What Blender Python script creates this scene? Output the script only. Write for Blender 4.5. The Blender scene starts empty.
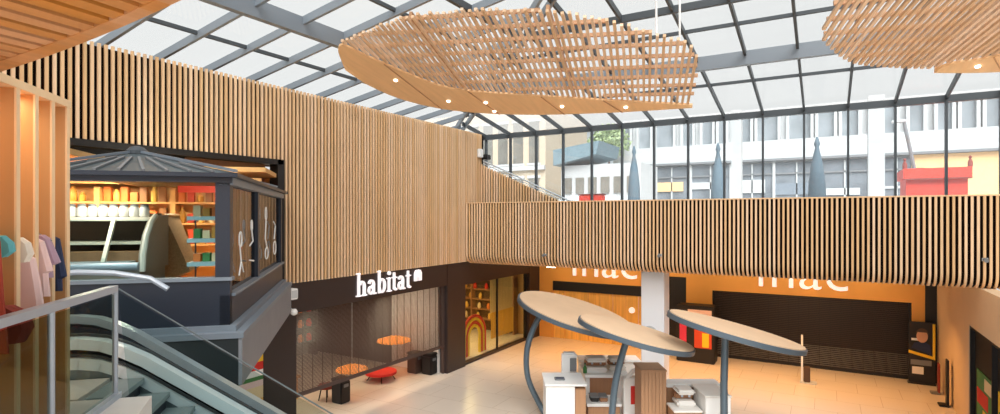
import bpy, bmesh, math, random
from mathutils import Vector, Matrix
random.seed(7)
R = math.radians
C = bpy.context.scene.collection
PI = math.pi
# ------------------------------------------------------------------ frame of reference
# camera at the origin (eye), Y runs along the slatted left wall, X along the parapet, Z up
F, HZ = 557.0, 217.0
CA, SA = 0.8631, 0.5050
FL = -5.77            # lower floor
UF = -1.67            # gallery floor
S2 = math.sqrt(.5)
def ray(u, v):
    a = (u-500)/F
    return Vector((CA*a-SA, SA*a+CA, (HZ-v)/F))
def onX(u, v, X): r = ray(u, v); return r*(X/r.x)
def onY(u, v, Y): r = ray(u, v); return r*(Y/r.y)
def onZ(u, v, Z): r = ray(u, v); return r*(Z/r.z)
def PQ(p, q, z=0.0): return Vector(((p-q)*S2, (p+q)*S2, z))      # axes turned 45 degrees (escalator, glass shop)
MPQ = Matrix(((S2, -S2, 0, 0), (S2, S2, 0, 0), (0, 0, 1, 0), (0, 0, 0, 1)))

# ------------------------------------------------------------------ materials
def lin(c):
    return tuple(((x/255)/12.92 if x/255 <= .04045 else ((x/255+.055)/1.055)**2.4) for x in c)
def mat(name, rgb, rough=.6, metal=0., spec=.5, vary=0., noise=0., nscale=6., stretch=(1, 1, 1), emit=0., island=0., bump=0.):
    m = bpy.data.materials.new(name); m.use_nodes = True
    nt = m.node_tree; b = nt.nodes['Principled BSDF']
    col = lin(rgb) + (1,)
    b.inputs['Base Color'].default_value = col
    b.inputs['Roughness'].default_value = rough
    b.inputs['Metallic'].default_value = metal
    b.inputs['Specular IOR Level'].default_value = spec
    if emit:
        b.inputs['Emission Color'].default_value = col; b.inputs['Emission Strength'].default_value = emit
    src = None
    if noise or island:
        tc = nt.nodes.new('ShaderNodeTexCoord'); mp = nt.nodes.new('ShaderNodeMapping')
        mp.inputs['Scale'].default_value = stretch
        nz = nt.nodes.new('ShaderNodeTexNoise'); nz.inputs['Scale'].default_value = nscale; nz.inputs['Detail'].default_value = 4
        nt.links.new(tc.outputs['Object'], mp.inputs['Vector']); nt.links.new(mp.outputs['Vector'], nz.inputs['Vector'])
        hsv = nt.nodes.new('ShaderNodeHueSaturation'); hsv.inputs['Color'].default_value = col
        mr = nt.nodes.new('ShaderNodeMapRange'); mr.inputs['From Min'].default_value = .3; mr.inputs['From Max'].default_value = .7
        mr.inputs['To Min'].default_value = 1-noise; mr.inputs['To Max'].default_value = 1+noise
        nt.links.new(nz.outputs['Fac'], mr.inputs['Value'])
        val = mr.outputs['Result']
        if island:
            g = nt.nodes.new('ShaderNodeNewGeometry'); m2 = nt.nodes.new('ShaderNodeMapRange')
            m2.inputs['To Min'].default_value = 1-island; m2.inputs['To Max'].default_value = 1+island
            nt.links.new(g.outputs['Random Per Island'], m2.inputs['Value'])
            mu = nt.nodes.new('ShaderNodeMath'); mu.operation = 'MULTIPLY'
            nt.links.new(val, mu.inputs[0]); nt.links.new(m2.outputs['Result'], mu.inputs[1]); val = mu.outputs[0]
            m3 = nt.nodes.new('ShaderNodeMapRange'); m3.inputs['To Min'].default_value = 1.12; m3.inputs['To Max'].default_value = .86
            nt.links.new(g.outputs['Random Per Island'], m3.inputs['Value']); nt.links.new(m3.outputs['Result'], hsv.inputs['Saturation'])
        nt.links.new(val, hsv.inputs['Value'])
        nt.links.new(hsv.outputs['Color'], b.inputs['Base Color'])
        if bump:
            bp = nt.nodes.new('ShaderNodeBump'); bp.inputs['Strength'].default_value = bump
            nt.links.new(nz.outputs['Fac'], bp.inputs['Height']); nt.links.new(bp.outputs['Normal'], b.inputs['Normal'])
    return m
def glass(name, tint=(235, 242, 245), gloss=.06, rough=.02, milky=0., milk=(235, 240, 245)):
    m = bpy.data.materials.new(name); m.use_nodes = True
    nt = m.node_tree; nt.nodes.clear()
    out = nt.nodes.new('ShaderNodeOutputMaterial')
    t = nt.nodes.new('ShaderNodeBsdfTransparent'); t.inputs['Color'].default_value = lin(tint)+(1,)
    g = nt.nodes.new('ShaderNodeBsdfGlossy'); g.inputs['Roughness'].default_value = rough
    mx = nt.nodes.new('ShaderNodeMixShader'); mx.inputs['Fac'].default_value = gloss
    nt.links.new(t.outputs[0], mx.inputs[1]); nt.links.new(g.outputs[0], mx.inputs[2])
    last = mx
    if milky:
        tr = nt.nodes.new('ShaderNodeBsdfTranslucent'); tr.inputs['Color'].default_value = lin(milk)+(1,)
        m2 = nt.nodes.new('ShaderNodeMixShader'); m2.inputs['Fac'].default_value = milky
        nt.links.new(mx.outputs[0], m2.inputs[1]); nt.links.new(tr.outputs[0], m2.inputs[2]); last = m2
    nt.links.new(last.outputs[0], out.inputs['Surface'])
    return m
def tile_mat(name, rgb, rgb2, size, rough=.25):
    m = bpy.data.materials.new(name); m.use_nodes = True
    nt = m.node_tree; b = nt.nodes['Principled BSDF']
    tc = nt.nodes.new('ShaderNodeTexCoord'); br = nt.nodes.new('ShaderNodeTexBrick')
    br.offset = 0.5; br.inputs['Scale'].default_value = 1
    br.inputs['Color1'].default_value = lin(rgb)+(1,); br.inputs['Color2'].default_value = lin([min(255, c*.985) for c in rgb])+(1,)
    br.inputs['Mortar'].default_value = lin(rgb2)+(1,)
    br.inputs['Brick Width'].default_value = size[0]; br.inputs['Row Height'].default_value = size[1]; br.inputs['Mortar Size'].default_value = .008
    nt.links.new(tc.outputs['Object'], br.inputs['Vector']); nt.links.new(br.outputs['Color'], b.inputs['Base Color'])
    b.inputs['Roughness'].default_value = rough
    return m
WOOD = (236, 196, 152)
M = {}
M['slat'] = mat('slat_wood', WOOD, .6, noise=.07, nscale=3, stretch=(3, 3, .4), island=.09)
M['slat_shadow'] = mat('dark_backing', (30, 18, 11), .95, spec=.1)
M['cloud_wood'] = mat('suspended_wood', (224, 188, 152), .6, noise=.07, nscale=3, island=.1)
M['ply'] = mat('plywood', (238, 194, 144), .5, noise=.06, nscale=2.5, stretch=(4, .5, 1))
M['rib_wood'] = mat('rib_wood', (186, 140, 102), .6, noise=.08, nscale=4)
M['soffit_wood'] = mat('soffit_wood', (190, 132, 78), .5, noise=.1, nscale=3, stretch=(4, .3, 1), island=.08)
M['fin'] = mat('fin_wood', (200, 154, 104), .5, noise=.06, nscale=3, stretch=(3, 3, .3))
M['fin_edge_lit'] = mat('fin_wood_lit', (236, 204, 162), .5, noise=.04)  # fin wood made paler: light on the front edges put in the colour
M['steel'] = mat('roof_steel', (134, 142, 150), .45, .3)
M['darksteel'] = mat('dark_steel', (76, 81, 85), .5, .3)
M['chrome'] = mat('brushed_steel', (172, 182, 194), .35, .25)
M['pale_metal'] = mat('pale_metal', (205, 214, 220), .3, .6)
M['navy'] = mat('navy_paint', (38, 44, 56), .4)
M['greyfascia'] = mat('grey_fascia', (128, 132, 138), .5, noise=.05, nscale=3)
M['ledge'] = mat('ledge_grey', (120, 130, 140), .45)
M['greenblack'] = mat('dark_fascia', (44, 50, 52), .4)
M['blackfascia'] = mat('black_fascia', (50, 38, 36), .45)
M['black'] = mat('black', (24, 22, 22), .5)
M['shutter'] = mat('shutter_brown', (82, 64, 58), .5)
M['darkshutter'] = mat('shutter_dark', (52, 40, 32), .5)
M['orange'] = mat('orange_wall', (240, 172, 84), .55, noise=.03, nscale=2)
M['orangewood'] = mat('orange_panel', (246, 192, 100), .45, noise=.14, nscale=2.5, stretch=(5, 5, .3))
M['white'] = mat('white_paint', (246, 246, 244), .5)
M['offwhite'] = mat('off_white', (238, 234, 228), .5, noise=.02)
M['column'] = mat('column_white', (240, 242, 246), .5)
M['cream'] = mat('cream_wall', (226, 196, 160), .6, noise=.02, nscale=2)
M['tile'] = tile_mat('floor_tile', (222, 208, 192), (190, 172, 152), (1.2, 1.2))
M['gfloor'] = mat('gallery_floor', (226, 218, 212), .35, noise=.02)
M['lit'] = mat('lit_sign', (250, 244, 246), .4, emit=.5)
M['lamp'] = mat('lamp_glow', (255, 244, 222), .4, emit=6)
M['orangelamp'] = mat('pendant_glow', (255, 150, 60), .4, emit=1.4)
M['glass'] = glass('clear_glass', (238, 244, 244), .05)
M['roofglass'] = glass('roof_glass', (240, 242, 243), .04, .05, milky=.30, milk=(180, 181, 180))
M['railglass'] = glass('rail_glass', (214, 222, 218), .06)
M['case_light'] = mat('case_cream', (222, 212, 198), .45)
M['case_grey'] = mat('case_warm_grey', (168, 156, 142), .45)
M['mirrorglass'] = glass('reflecting_glass', (150, 150, 158), .38, .03)
M['guardglass'] = glass('guard_glass', (232, 240, 240), .0)
M['streetglass'] = glass('street_glass', (240, 244, 246), .05, .03, milky=.05)  # milky share stands in for the haze of reflections on the panes
M['wicker'] = mat('wicker', (196, 152, 108), .8, noise=.2, nscale=40)
M['grey'] = mat('grey_plastic', (120, 122, 124), .5)
M['lightgrey'] = mat('light_grey', (196, 198, 198), .45)
M['rubber'] = mat('handrail_rubber', (52, 56, 58), .5)
M['tread'] = mat('stair_tread', (128, 140, 140), .6, noise=.05)
M['riser'] = mat('stair_riser', (30, 34, 44), .6)
M['deck'] = mat('escalator_deck', (226, 236, 240), .35, .3)
M['skirt'] = mat('escalator_skirt', (112, 124, 128), .35, .5)
M['street'] = mat('street', (196, 194, 190), .8)
M['facade'] = mat('facade_white', (192, 193, 193), .7)
M['facadeglass'] = mat('facade_glass', (142, 148, 152), .15, noise=.25, nscale=.6)
M['shopglass'] = mat('street_shop_glass', (118, 124, 130), .2, noise=.3, nscale=.8)
M['beige'] = mat('beige_render', (196, 180, 158), .8)
M['beigeglass'] = mat('beige_house_glass', (120, 116, 108), .2, noise=.2, nscale=1)
M['red'] = mat('red_paint', (222, 62, 40), .5)
M['parasolcloth'] = mat('parasol_cloth', (92, 112, 124), .8, noise=.06)
M['leaf'] = mat('leaf', (150, 166, 120), .7, island=.2)
M['trunk'] = mat('bark', (120, 100, 84), .9)
M['slate'] = mat('slate_roof', (112, 132, 140), .6, noise=.1)
M['peach'] = mat('peach_front', (240, 196, 140), .7)
M['pink'] = mat('pink_front', (226, 150, 140), .7)
M['yellow'] = mat('yellow', (244, 200, 40), .5)
M['green'] = mat('green', (70, 130, 70), .6)
M['teal'] = mat('teal_cloth', (96, 178, 190), .8)
M['darkred'] = mat('rust_red_cloth', (162, 60, 40), .85, noise=.1, nscale=8)
M['rosered'] = mat('deep_red_cloth', (140, 56, 44), .85, noise=.1, nscale=8)
M['palepink'] = mat('pale_pink_cloth', (236, 206, 204), .85, noise=.03)
M['whitecloth'] = mat('white_cloth', (232, 226, 214), .85, noise=.04)
M['navycloth'] = mat('navy_cloth', (44, 54, 84), .85, noise=.1)
M['mauve'] = mat('mauve_cloth', (176, 150, 170), .85)
M['shelfwood'] = mat('shelf_wood', (216, 160, 96), .5, noise=.06)
M['brown'] = mat('brown_interior', (84, 62, 48), .7)
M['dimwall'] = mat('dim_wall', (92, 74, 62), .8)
M['warmwall'] = mat('warm_wall', (214, 168, 106), .7)
M['ocher'] = mat('ochre_curtain', (230, 176, 64), .8, noise=.1, nscale=3, stretch=(8, 8, .2))
M['paleochre'] = mat('pale_curtain', (224, 196, 128), .8, noise=.1, nscale=3, stretch=(8, 8, .2))
M['redcloth'] = mat('red_seat', (214, 44, 36), .7)
M['magenta'] = mat('magenta_panel', (196, 52, 92), .5)
M['skin'] = mat('portrait_tone', (206, 158, 128), .6)
M['oak'] = mat('oak_panel', (184, 140, 104), .5, noise=.08, nscale=3, stretch=(6, 6, .4))
M['disc'] = mat('disc_top', (226, 194, 160), .5, noise=.03, nscale=3)
M['stem'] = mat('stem_blue_grey', (96, 112, 124), .4, .4)
M['rim'] = mat('rim_blue_grey', (92, 106, 118), .45, .3)
M['brownfront'] = mat('brown_front', (158, 112, 78), .5, noise=.06, nscale=3, stretch=(6, 6, .4))
for k, c in enumerate([(226, 120, 50), (240, 190, 90), (200, 70, 40), (238, 214, 170), (150, 96, 50), (210, 150, 60)]):
    M['goods%d' % k] = mat('goods_colour_%d' % k, c, .5)
M['cuplight'] = mat('cup_grey', (216, 214, 212), .3)
M['paleblue'] = mat('pale_blue_shelf', (170, 200, 208), .4)

# ------------------------------------------------------------------ mesh builder
WM = {}           # world matrix of every object by name
class MB:
    def __init__(s): s.v = []; s.f = []; s.m = []; s.mi = 0; s.smooth = []
    def add(s, vs, fs, mx=None, sm=False):
        n = len(s.v)
        s.v += [(mx @ Vector(p)) if mx else Vector(p) for p in vs]
        for f in fs: s.f.append([i+n for i in f]); s.m.append(s.mi); s.smooth.append(sm)
        return s
    def box(s, a, b, mx=None):
        x0, y0, z0 = a; x1, y1, z1 = b
        return s.add([(x0,y0,z0),(x1,y0,z0),(x1,y1,z0),(x0,y1,z0),(x0,y0,z1),(x1,y0,z1),(x1,y1,z1),(x0,y1,z1)],
              [(0,3,2,1),(4,5,6,7),(0,1,5,4),(1,2,6,5),(2,3,7,6),(3,0,4,7)], mx)
    def rbox(s, a, b, bev=.02, mx=None):
        bm = bmesh.new(); bmesh.ops.create_cube(bm, size=1)
        for v in bm.verts: v.co = Vector([(a[i]+b[i])/2+v.co[i]*(b[i]-a[i]) for i in range(3)])
        bmesh.ops.bevel(bm, geom=bm.edges[:], offset=min(bev, min(abs(b[i]-a[i]) for i in range(3))*.45), segments=2, affect='EDGES')
        bm.verts.index_update()
        s.add([v.co.copy() for v in bm.verts], [[v.index for v in f.verts] for f in bm.faces], mx); bm.free(); return s
    def prism(s, poly, d, mx=None):            # poly of 3D points, extruded by vector d
        n = len(poly); d = Vector(d); vs = [Vector(p) for p in poly]; vs += [p+d for p in vs]
        fs = [list(range(n))[::-1], list(range(n, 2*n))] + [(i, (i+1) % n, n+(i+1) % n, n+i) for i in range(n)]
        return s.add(vs, fs, mx)
    def quad(s, a, b, c, d): return s.add([a, b, c, d], [(0, 1, 2, 3)])
    def bar(s, a, b, w, h, up=(0, 0, 1)):      # rectangular bar between two points
        a, b = Vector(a), Vector(b); d = (b-a).normalized(); up = Vector(up)
        x = d.cross(up); x = x.normalized() if x.length > 1e-5 else Vector((1, 0, 0)); z = x.cross(d).normalized()
        vs = []
        for p in (a, b):
            for sx, sz in ((-1,-1),(1,-1),(1,1),(-1,1)): vs.append(p+x*(sx*w/2)+z*(sz*h/2))
        return s.add(vs, [(0,3,2,1),(4,5,6,7),(0,1,5,4),(1,2,6,5),(2,3,7,6),(3,0,4,7)])
    def tube(s, pts, r, n=8, cap=True):
        pts = [Vector(p) for p in pts]; rs = r if isinstance(r, (list, tuple)) else [r]*len(pts)
        vs = []; prev = None
        for i, p in enumerate(pts):
            d = (pts[min(i+1, len(pts)-1)]-pts[max(i-1, 0)]).normalized()
            ref = prev if prev is not None else (Vector((0, 0, 1)) if abs(d.z) < .9 else Vector((1, 0, 0)))
            x = d.cross(ref); x = x.normalized() if x.length > 1e-5 else d.orthogonal().normalized()
            y = x.cross(d).normalized(); prev = y
            for k in range(n):
                t = 2*PI*k/n; vs.append(p+(x*math.cos(t)+y*math.sin(t))*rs[i])
        fs = [(i*n+k, i*n+(k+1) % n, (i+1)*n+(k+1) % n, (i+1)*n+k) for i in range(len(pts)-1) for k in range(n)]
        s.add(vs, fs, sm=True)
        if cap:
            m = len(s.v)-len(vs)
            for b0 in (0, (len(pts)-1)*n):
                s.f.append([m+b0+k for k in range(n)]); s.m.append(s.mi); s.smooth.append(False)
        return s
    def lathe(s, prof, c=(0, 0, 0), n=20, mx=None):
        c = Vector(c); vs = []
        for r, z in prof:
            for k in range(n):
                t = 2*PI*k/n; vs.append(c+Vector((r*math.cos(t), r*math.sin(t), z)))
        fs = [(i*n+k, i*n+(k+1) % n, (i+1)*n+(k+1) % n, (i+1)*n+k) for i in range(len(prof)-1) for k in range(n)]
        fs += [list(range(n))[::-1], [(len(prof)-1)*n+k for k in range(n)]]
        return s.add(vs, fs, mx, True)
    def mesh(s, name, mats, inv=None):
        me = bpy.data.meshes.new(name)
        vs = [inv @ v for v in s.v] if inv else s.v
        me.from_pydata([tuple(v) for v in vs], [], s.f)
        for m in mats: me.materials.append(m)
        for i, p in enumerate(me.polygons): p.material_index = s.m[i]; p.use_smooth = s.smooth[i]
        bm = bmesh.new(); bm.from_mesh(me); bmesh.ops.recalc_face_normals(bm, faces=bm.faces[:]); bm.to_mesh(me); bm.free()
        if any(s.smooth):
            try: me.set_sharp_from_angle(angle=R(40))
            except Exception: pass
        return me
    def build(s, name, mats, parent=None):
        if not isinstance(mats, (list, tuple)): mats = [mats]
        mats = [M[m] if isinstance(m, str) else m for m in mats]
        if parent is not None:
            mw = WM[parent.name]
        else:
            xs = [v.x for v in s.v]; ys = [v.y for v in s.v]; zs = [v.z for v in s.v]
            mw = Matrix.Translation(((min(xs)+max(xs))/2, (min(ys)+max(ys))/2, min(zs)))
        o = bpy.data.objects.new(name, s.mesh(name, mats, mw.inverted())); C.objects.link(o)
        if parent is not None: o.parent = parent; WM[o.name] = mw
        else: o.location = mw.translation; WM[o.name] = mw
        return o
def tag(o, label=None, cat=None, group=None, kind=None):
    if label: o['label'] = label
    if cat: o['category'] = cat
    if group: o['group'] = group
    if kind: o['kind'] = kind
    return o
def thing(name, loc, label=None, cat=None, group=None, rz=0, kind=None):
    o = bpy.data.objects.new(name, None); C.objects.link(o)
    o.location = loc; o.rotation_euler = (0, 0, rz); o.empty_display_size = .2
    WM[o.name] = Matrix.Translation(loc) @ Matrix.Rotation(rz, 4, 'Z')
    return tag(o, label, cat, group, kind)
def structure(mb, name, mats, label=None, cat=None):
    return tag(mb.build(name, mats), label, cat, kind='structure')
def dup(root, loc, rz=None, label=None):
    r = root.copy(); C.objects.link(r); r.location = loc
    if rz is not None: r.rotation_euler = (0, 0, rz)
    if label: r['label'] = label
    for ch in list(root.children):
        c = ch.copy(); C.objects.link(c); c.parent = r
        for g in ch.children:
            d = g.copy(); C.objects.link(d); d.parent = c
    return r
def frame(origin, x, y):                        # matrix whose local x,y lie along given directions, z = x cross y
    x = Vector(x).normalized(); y = Vector(y).normalized(); z = x.cross(y)
    return Matrix(((x.x, y.x, z.x, origin[0]), (x.y, y.y, z.y, origin[1]), (x.z, y.z, z.z, origin[2]), (0, 0, 0, 1)))

# ================================================================== SETTING
WX = -12.0
SB, ST = -1.73, 3.33        # slat wall bottom / top
# ---- lower floor
structure(MB().box((-24, -3, FL-.2), (9, 29.4, FL)), 'floor', 'tile', 'pale tiled floor of the lower mall level', 'floor')
# ---- left slatted wall (slats + dark backing), with the opening of the glass shop below Z 1.42
OPY, OPZ = 9.50, 1.40
w = MB()
per, sw = .119, .051
y = -1.0
k = 0
while y < 19.1:
    zb = OPZ+.06 if y < OPY+.03 else SB
    w.box((WX-.05, y, zb), (WX, y+sw, ST)); y += per
w.mi = 1
w.box((WX-.16, -1.0, OPZ+.06), (WX-.09, OPY, ST-.05)); w.box((WX-.16, OPY, SB+.02), (WX-.09, 19.13, ST-.05))
w.box((WX-.6, 19.14, SB), (WX-.02, 19.2, ST-.02))
structure(w, 'wall_left', ['slat', 'slat_shadow'], 'long wall clad in vertical wooden slats', 'wall')
# ---- parapet in slats, curving under at the bottom
PY, PT = 17.84, .52
prof = [(PY, PT), (PY, -1.42)]
for i in range(1, 7):
    t = R(90*i/6); prof.append((PY+.38*(1-math.cos(t)), -1.42-.38*math.sin(t)))
def offset_prof(d):
    out = [(PY+d, PT), (PY+d, -1.42)]
    for i in range(1, 7):
        t = R(90*i/6); out.append((PY+d+(.38-d)*(1-math.cos(t)), -1.42-(.38-d)*math.sin(t)))
    return out
inner = offset_prof(.05)
w = MB()
x = WX+.05
while x < 8:
    n = len(prof)
    ring = [(x, a, b) for a, b in prof]+[(x, a, b) for a, b in inner[::-1]]
    ring2 = [(x+.054, a, b) for _, a, b in ring]
    m = len(ring)
    fs = []
    for i in range(n-1):
        j, jj = m-1-i, m-2-i
        fs += [(i, i+1, m+i+1, m+i), (j, jj, m+jj, m+j), (i, i+1, jj, j), (m+i, m+i+1, m+jj, m+j)]
    fs += [(0, m-1, 2*m-1, m), (n-1, n, m+n, m+n-1)]
    w.add(ring+ring2, fs)
    x += .1195
w.box((WX+.02, PY-.01, PT), (8, PY+.22, PT+.035))
w.mi = 1
i2 = offset_prof(.10)
w.add([(xx, a, b) for xx in (WX+.01, 8.0) for a, b in i2], [(i, i+1, len(i2)+i+1, len(i2)+i) for i in range(len(i2)-1)])
structure(w, 'wall_parapet', ['slat', 'slat_shadow'], 'gallery parapet of vertical wooden slats curving under at its foot', 'parapet')
# ---- slab of the street level behind the parapet
structure(MB().box((-20, PY+.42, -1.78), (9, 29.3, -1.60)), 'ceiling_lower', 'blackfascia', 'underside slab over the lower shopfronts', 'ceiling')
structure(MB().box((-60, PY+.2, -1.58), (50, 120, -.75)), 'floor_street', 'street', 'pale paved street outside the glass wall', 'street')
# ---- slatted guard with a sloping top behind the parapet's left end
w = MB(); GY = 18.95
x = WX+.02
while x < -8.0:
    zt = 2.12-(x-WX)*.445
    if zt > PT+.05: w.box((x, GY, PT-.6), (x+.056, GY+.07, zt))
    x += .1195
w.mi = 1
w.prism([(WX, GY+.08, PT-.6), (-8.4, GY+.08, PT-.6), (-8.4, GY+.08, PT), (WX, GY+.08, 2.05)], (0, .05, 0))
structure(w, 'wall_stair', ['slat', 'slat_shadow'], 'sloping slatted guard of the stair up to the street', 'guard')
g = MB(); g.tube([(WX+.1, GY+.05, 2.26), (-8.2, GY+.05, 2.26-3.7*.445), (-7.6, GY+.05, .5)], .03)
g.tube([(WX+.1, GY+.05, 2.16), (-8.2, GY+.05, 2.16-3.7*.445)], .018)
tag(g.build('stair_handrail', 'pale_metal'), 'pale steel handrail sloping along the slatted stair guard', 'handrail')
# ---- lower left shopfront fascia, pillars
w = MB()
w.box((WX-.35, 9.94, -2.52), (WX-.03, 16.75, SB))             # band with the sign
w.box((WX-.35, 16.7, -2.62), (WX-.03, 24.3, SB))
w.box((WX-.35, 16.72, FL), (WX-.02, 17.9, SB))
w.box((WX-.35, 23.3, FL), (WX-.02, 24.35, SB))
w.box((WX-.35, 8.95, FL), (WX-.02, 9.94, SB))
w.box((WX-.35, 17.9, FL), (WX-.1, 23.3, FL+.08))
structure(w, 'wall_storefront', 'blackfascia', 'dark brown fascia and pillars around the lower left shopfronts', 'shopfront')
w = MB(); w.box((WX-.35, 3.0, FL), (WX-.05, 6.5, SB-.7)); w.box((WX-.35, 6.5, -3.0), (WX-.05, 8.95, SB-.7)); w.box((WX-.35, 6.5, FL), (WX-.05, 8.95, -5.2))
structure(w, 'wall_under_pavilion', 'greyfascia')
# shop room behind (lower left)
w = MB()
w.box((-19.2, 8.9, FL), (-19, 24.3, SB)); w.box((-19, 16.72, FL), (WX-.35, 16.95, SB))
structure(w, 'wall_shop_back', 'dimwall', 'dim back wall of the lower left shop', 'wall')
structure(MB().box((-14.6, 16.6, FL), (WX-.36, 16.715, -2.4)), 'wall_shop_side', 'offwhite', 'pale side wall at the right end of the shuttered shop', 'wall')
structure(MB().box((-19, 6.5, -2.3), (WX-.36, 24.3, -2.2)), 'ceiling_shop', 'brown')
w = MB(); w.box((-18.9, 17.0, FL), (-18.7, 24.3, -2.3)); w.box((-19.2, 24.3, FL), (WX-.36, 24.5, SB)); structure(w, 'wall_glazed_shop', 'warmwall')
# ---- far orange wall with two portals
FY = 24.3
w = MB()
def wallpiece(x0, x1, z0, z1): w.box((x0, FY, z0), (x1, FY+.25, z1))
wallpiece(-12.0, -11.3, FL, -1.8); wallpiece(-11.3, -6.0, -3.05, -1.8)
wallpiece(-5.1, -4.06, FL, -1.8); wallpiece(-6.0, -5.1, -2.55, -1.8)
wallpiece(-4.06, 2.62, -3.03, -1.8); wallpiece(2.62, 2.99, FL, -1.8)
structure(w, 'wall_back', 'orange', 'orange wall behind the lower hall with two shop portals', 'wall')
structure(MB().box((-11.3, FY+.02, -3.5), (-6.0, FY+.3, -3.05)), 'trim_1', 'black', 'black lintel band over the orange panels', 'trim')
structure(MB().box((2.99, FY-.02, FL), (3.32, FY+.25, -1.8)), 'trim_2', 'black', 'black strip at the end of the orange wall', 'trim')
w = MB()
for i in range(9):
    xa = -11.3+i*.59; w.box((xa+.01, FY+.08+(i % 2)*.03, FL), (xa+.58, FY+.16+(i % 2)*.03, -3.5))
structure(w, 'door_1', 'orangewood', 'orange wooden panel doors under the black lintel', 'door')
tag(MB().lathe([(0.0, -.03), (.13, -.03), (.13, .03), (0, .03)], mx=Matrix.Translation((-7.45, FY+.04, -4.15)) @ Matrix.Rotation(R(90), 4, 'X')).build('round_sign', 'lit'),
    'small round white lit sign on the orange panel doors', 'sign')
structure(MB().box((-6.0, FY+.15, FL), (-5.1, FY+.3, -2.55)), 'door_2', 'black', 'dark narrow doorway right of the white column', 'door')
# dim shop behind the dark shutter
w = MB(); w.box((-4.6, 29, FL), (3.5, 29.2, -1.78)); w.box((-4.6, FY+.3, FL), (-4.4, 29, -1.78)); w.box((3.3, FY+.3, FL), (3.5, 29, -1.78))
structure(w, 'wall_portal_back', 'dimwall')
# ---- right wall with the sloping view of a shop window
RX = 3.32
w = MB()
w.box((RX, 19.32, FL), (RX+.3, FY, -1.78)); w.box((RX, 10, -2.9), (RX+.3, 19.32, -1.78))
structure(w, 'wall_right', 'cream', 'cream wall on the right of the lower hall', 'wall')
w = MB(); w.box((RX+.12, 10, FL), (RX+.2, 19.32, -2.9))
structure(w, 'window_2', 'black', 'dark shop window in the cream right wall', 'window')
w = MB(); w.box((RX+.02, 19.24, FL), (RX+.12, 19.32, -2.9)); w.box((RX+.02, 10, -2.98), (RX+.12, 19.24, -2.9)); w.box((RX+.02, 17.0, FL), (RX+.12, 17.06, -2.98))
structure(w, 'trim_3', 'black')
# ---- white column
cx, cy = -4.99, 18.95
c = thing('column', (cx, cy, FL), 'square white column between the parapet and the kiosk', 'column', kind='structure')
MB().rbox((cx-.38, cy-.38, FL), (cx+.38, cy+.38, -1.79), .03).build('shaft', 'column', c)
MB().rbox((cx-.41, cy-.41, FL), (cx+.41, cy+.41, FL+.15), .02).build('plinth', 'lightgrey', c)

# ================================================================== GLASS ROOF + FACADE
GYW, XC, ZE, SL = 20.2, -14.3, 3.5, .17
XE = 12.0
DT = 10.5
def zl(d): return ZE+SL*d
roof = thing('glass_roof', (XC, GYW, ZE), 'sloping glazed roof on grey steel rafters', 'roof', kind='structure')
g = MB()
def roofpane(a, b, c, d): g.prism([a, b, c, d], (0, 0, .02))
# left slope and back slope (panes follow the rafter grid so they stay planar)
g.prism([(XC, -4, ZE), (XC, GYW, ZE), (XC+DT, GYW-DT, zl(DT)), (XC+DT, -4, zl(DT))], (0, 0, .02))
g.build('glazing', 'roofglass', roof); g = MB()
g.prism([(XC, GYW, ZE), (XE, GYW, ZE), (XE, GYW-DT, zl(DT)), (XC+DT, GYW-DT, zl(DT))], (0, 0, .02))
g.prism([(XC+DT, -4, zl(DT)), (XC+DT, GYW-DT, zl(DT)), (XE, GYW-DT, zl(DT)), (XE, -4, zl(DT))], (0, 0, .02))
g.build('glazing', 'roofglass', roof)
def rb(a, b, w_, h_, name, m='steel'):
    a = Vector(a); b = Vector(b); dz = Vector((0, 0, -h_/2-.01))
    MB().bar(a+dz, b+dz, w_, h_).build(name, m, roof)
yy = 7.0-1.165*9
while yy < GYW-.3:
    d = min(DT, GYW-yy)
    rb((XC, yy, ZE), (XC+d, yy, zl(d)), .07, .17, 'rafter'); yy += 1.165
xx = -.6-1.19*11
while xx < XE:
    d = min(DT, xx-XC)
    if d > .3: rb((xx, GYW, ZE), (xx, GYW-d, zl(d)), .06, .15, 'rafter', 'darksteel')
    xx += 1.19
for d, w_, h_, nm, m in ((2.75, .07, .08, 'purlin', 'darksteel'), (4.6, .16, .36, 'beam', 'steel'), (6.2, .07, .08, 'purlin', 'darksteel'), (7.4, .10, .16, 'purlin', 'darksteel'), (9.0, .07, .08, 'purlin', 'darksteel'), (10.5, .16, .36, 'beam', 'steel')):
    rb((XC+d, -4, zl(d)), (XC+d, GYW-d, zl(d)), w_, h_, nm, m)
    rb((XC+d, GYW-d, zl(d)), (XE, GYW-d, zl(d)), w_, h_, nm, m)
for off in (-.11, .11):
    rb((XC+off, GYW+off, ZE), (XC+DT+off, GYW-DT+off, zl(DT)), .07, .2, 'hip_rafter')
rb((XC, -4, ZE+.02), (XC, GYW, ZE+.02), .2, .2, 'eave_beam', 'darksteel')
# facade
win = thing('window_1', (XC, GYW, -.75), 'tall glass wall to the street on dark mullions', 'glass wall', kind='structure')
MB().box((XC, GYW-.09, ZE-.22), (XE, GYW+.09, ZE-.02)).build('head_rail', 'darksteel', win)
MB().box((XC, GYW-.06, -.75), (XE, GYW+.06, -.6)).build('sill_rail', 'darksteel', win)
xx = -.6-1.19*11
while xx < XE:
    MB().box((xx-.03, GYW-.08, -.6), (xx+.03, GYW+.08, ZE-.2)).build('mullion', 'darksteel', win); xx += 1.19
MB().box((XC, GYW+.02, -.6), (XE, GYW+.03, ZE-.2)).build('pane', 'streetglass', win)
w = MB(); w.box((XC-.1, 2, 1.5), (XC+.05, GYW, ZE-.1)); structure(w, 'wall_side', 'brown')

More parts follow.
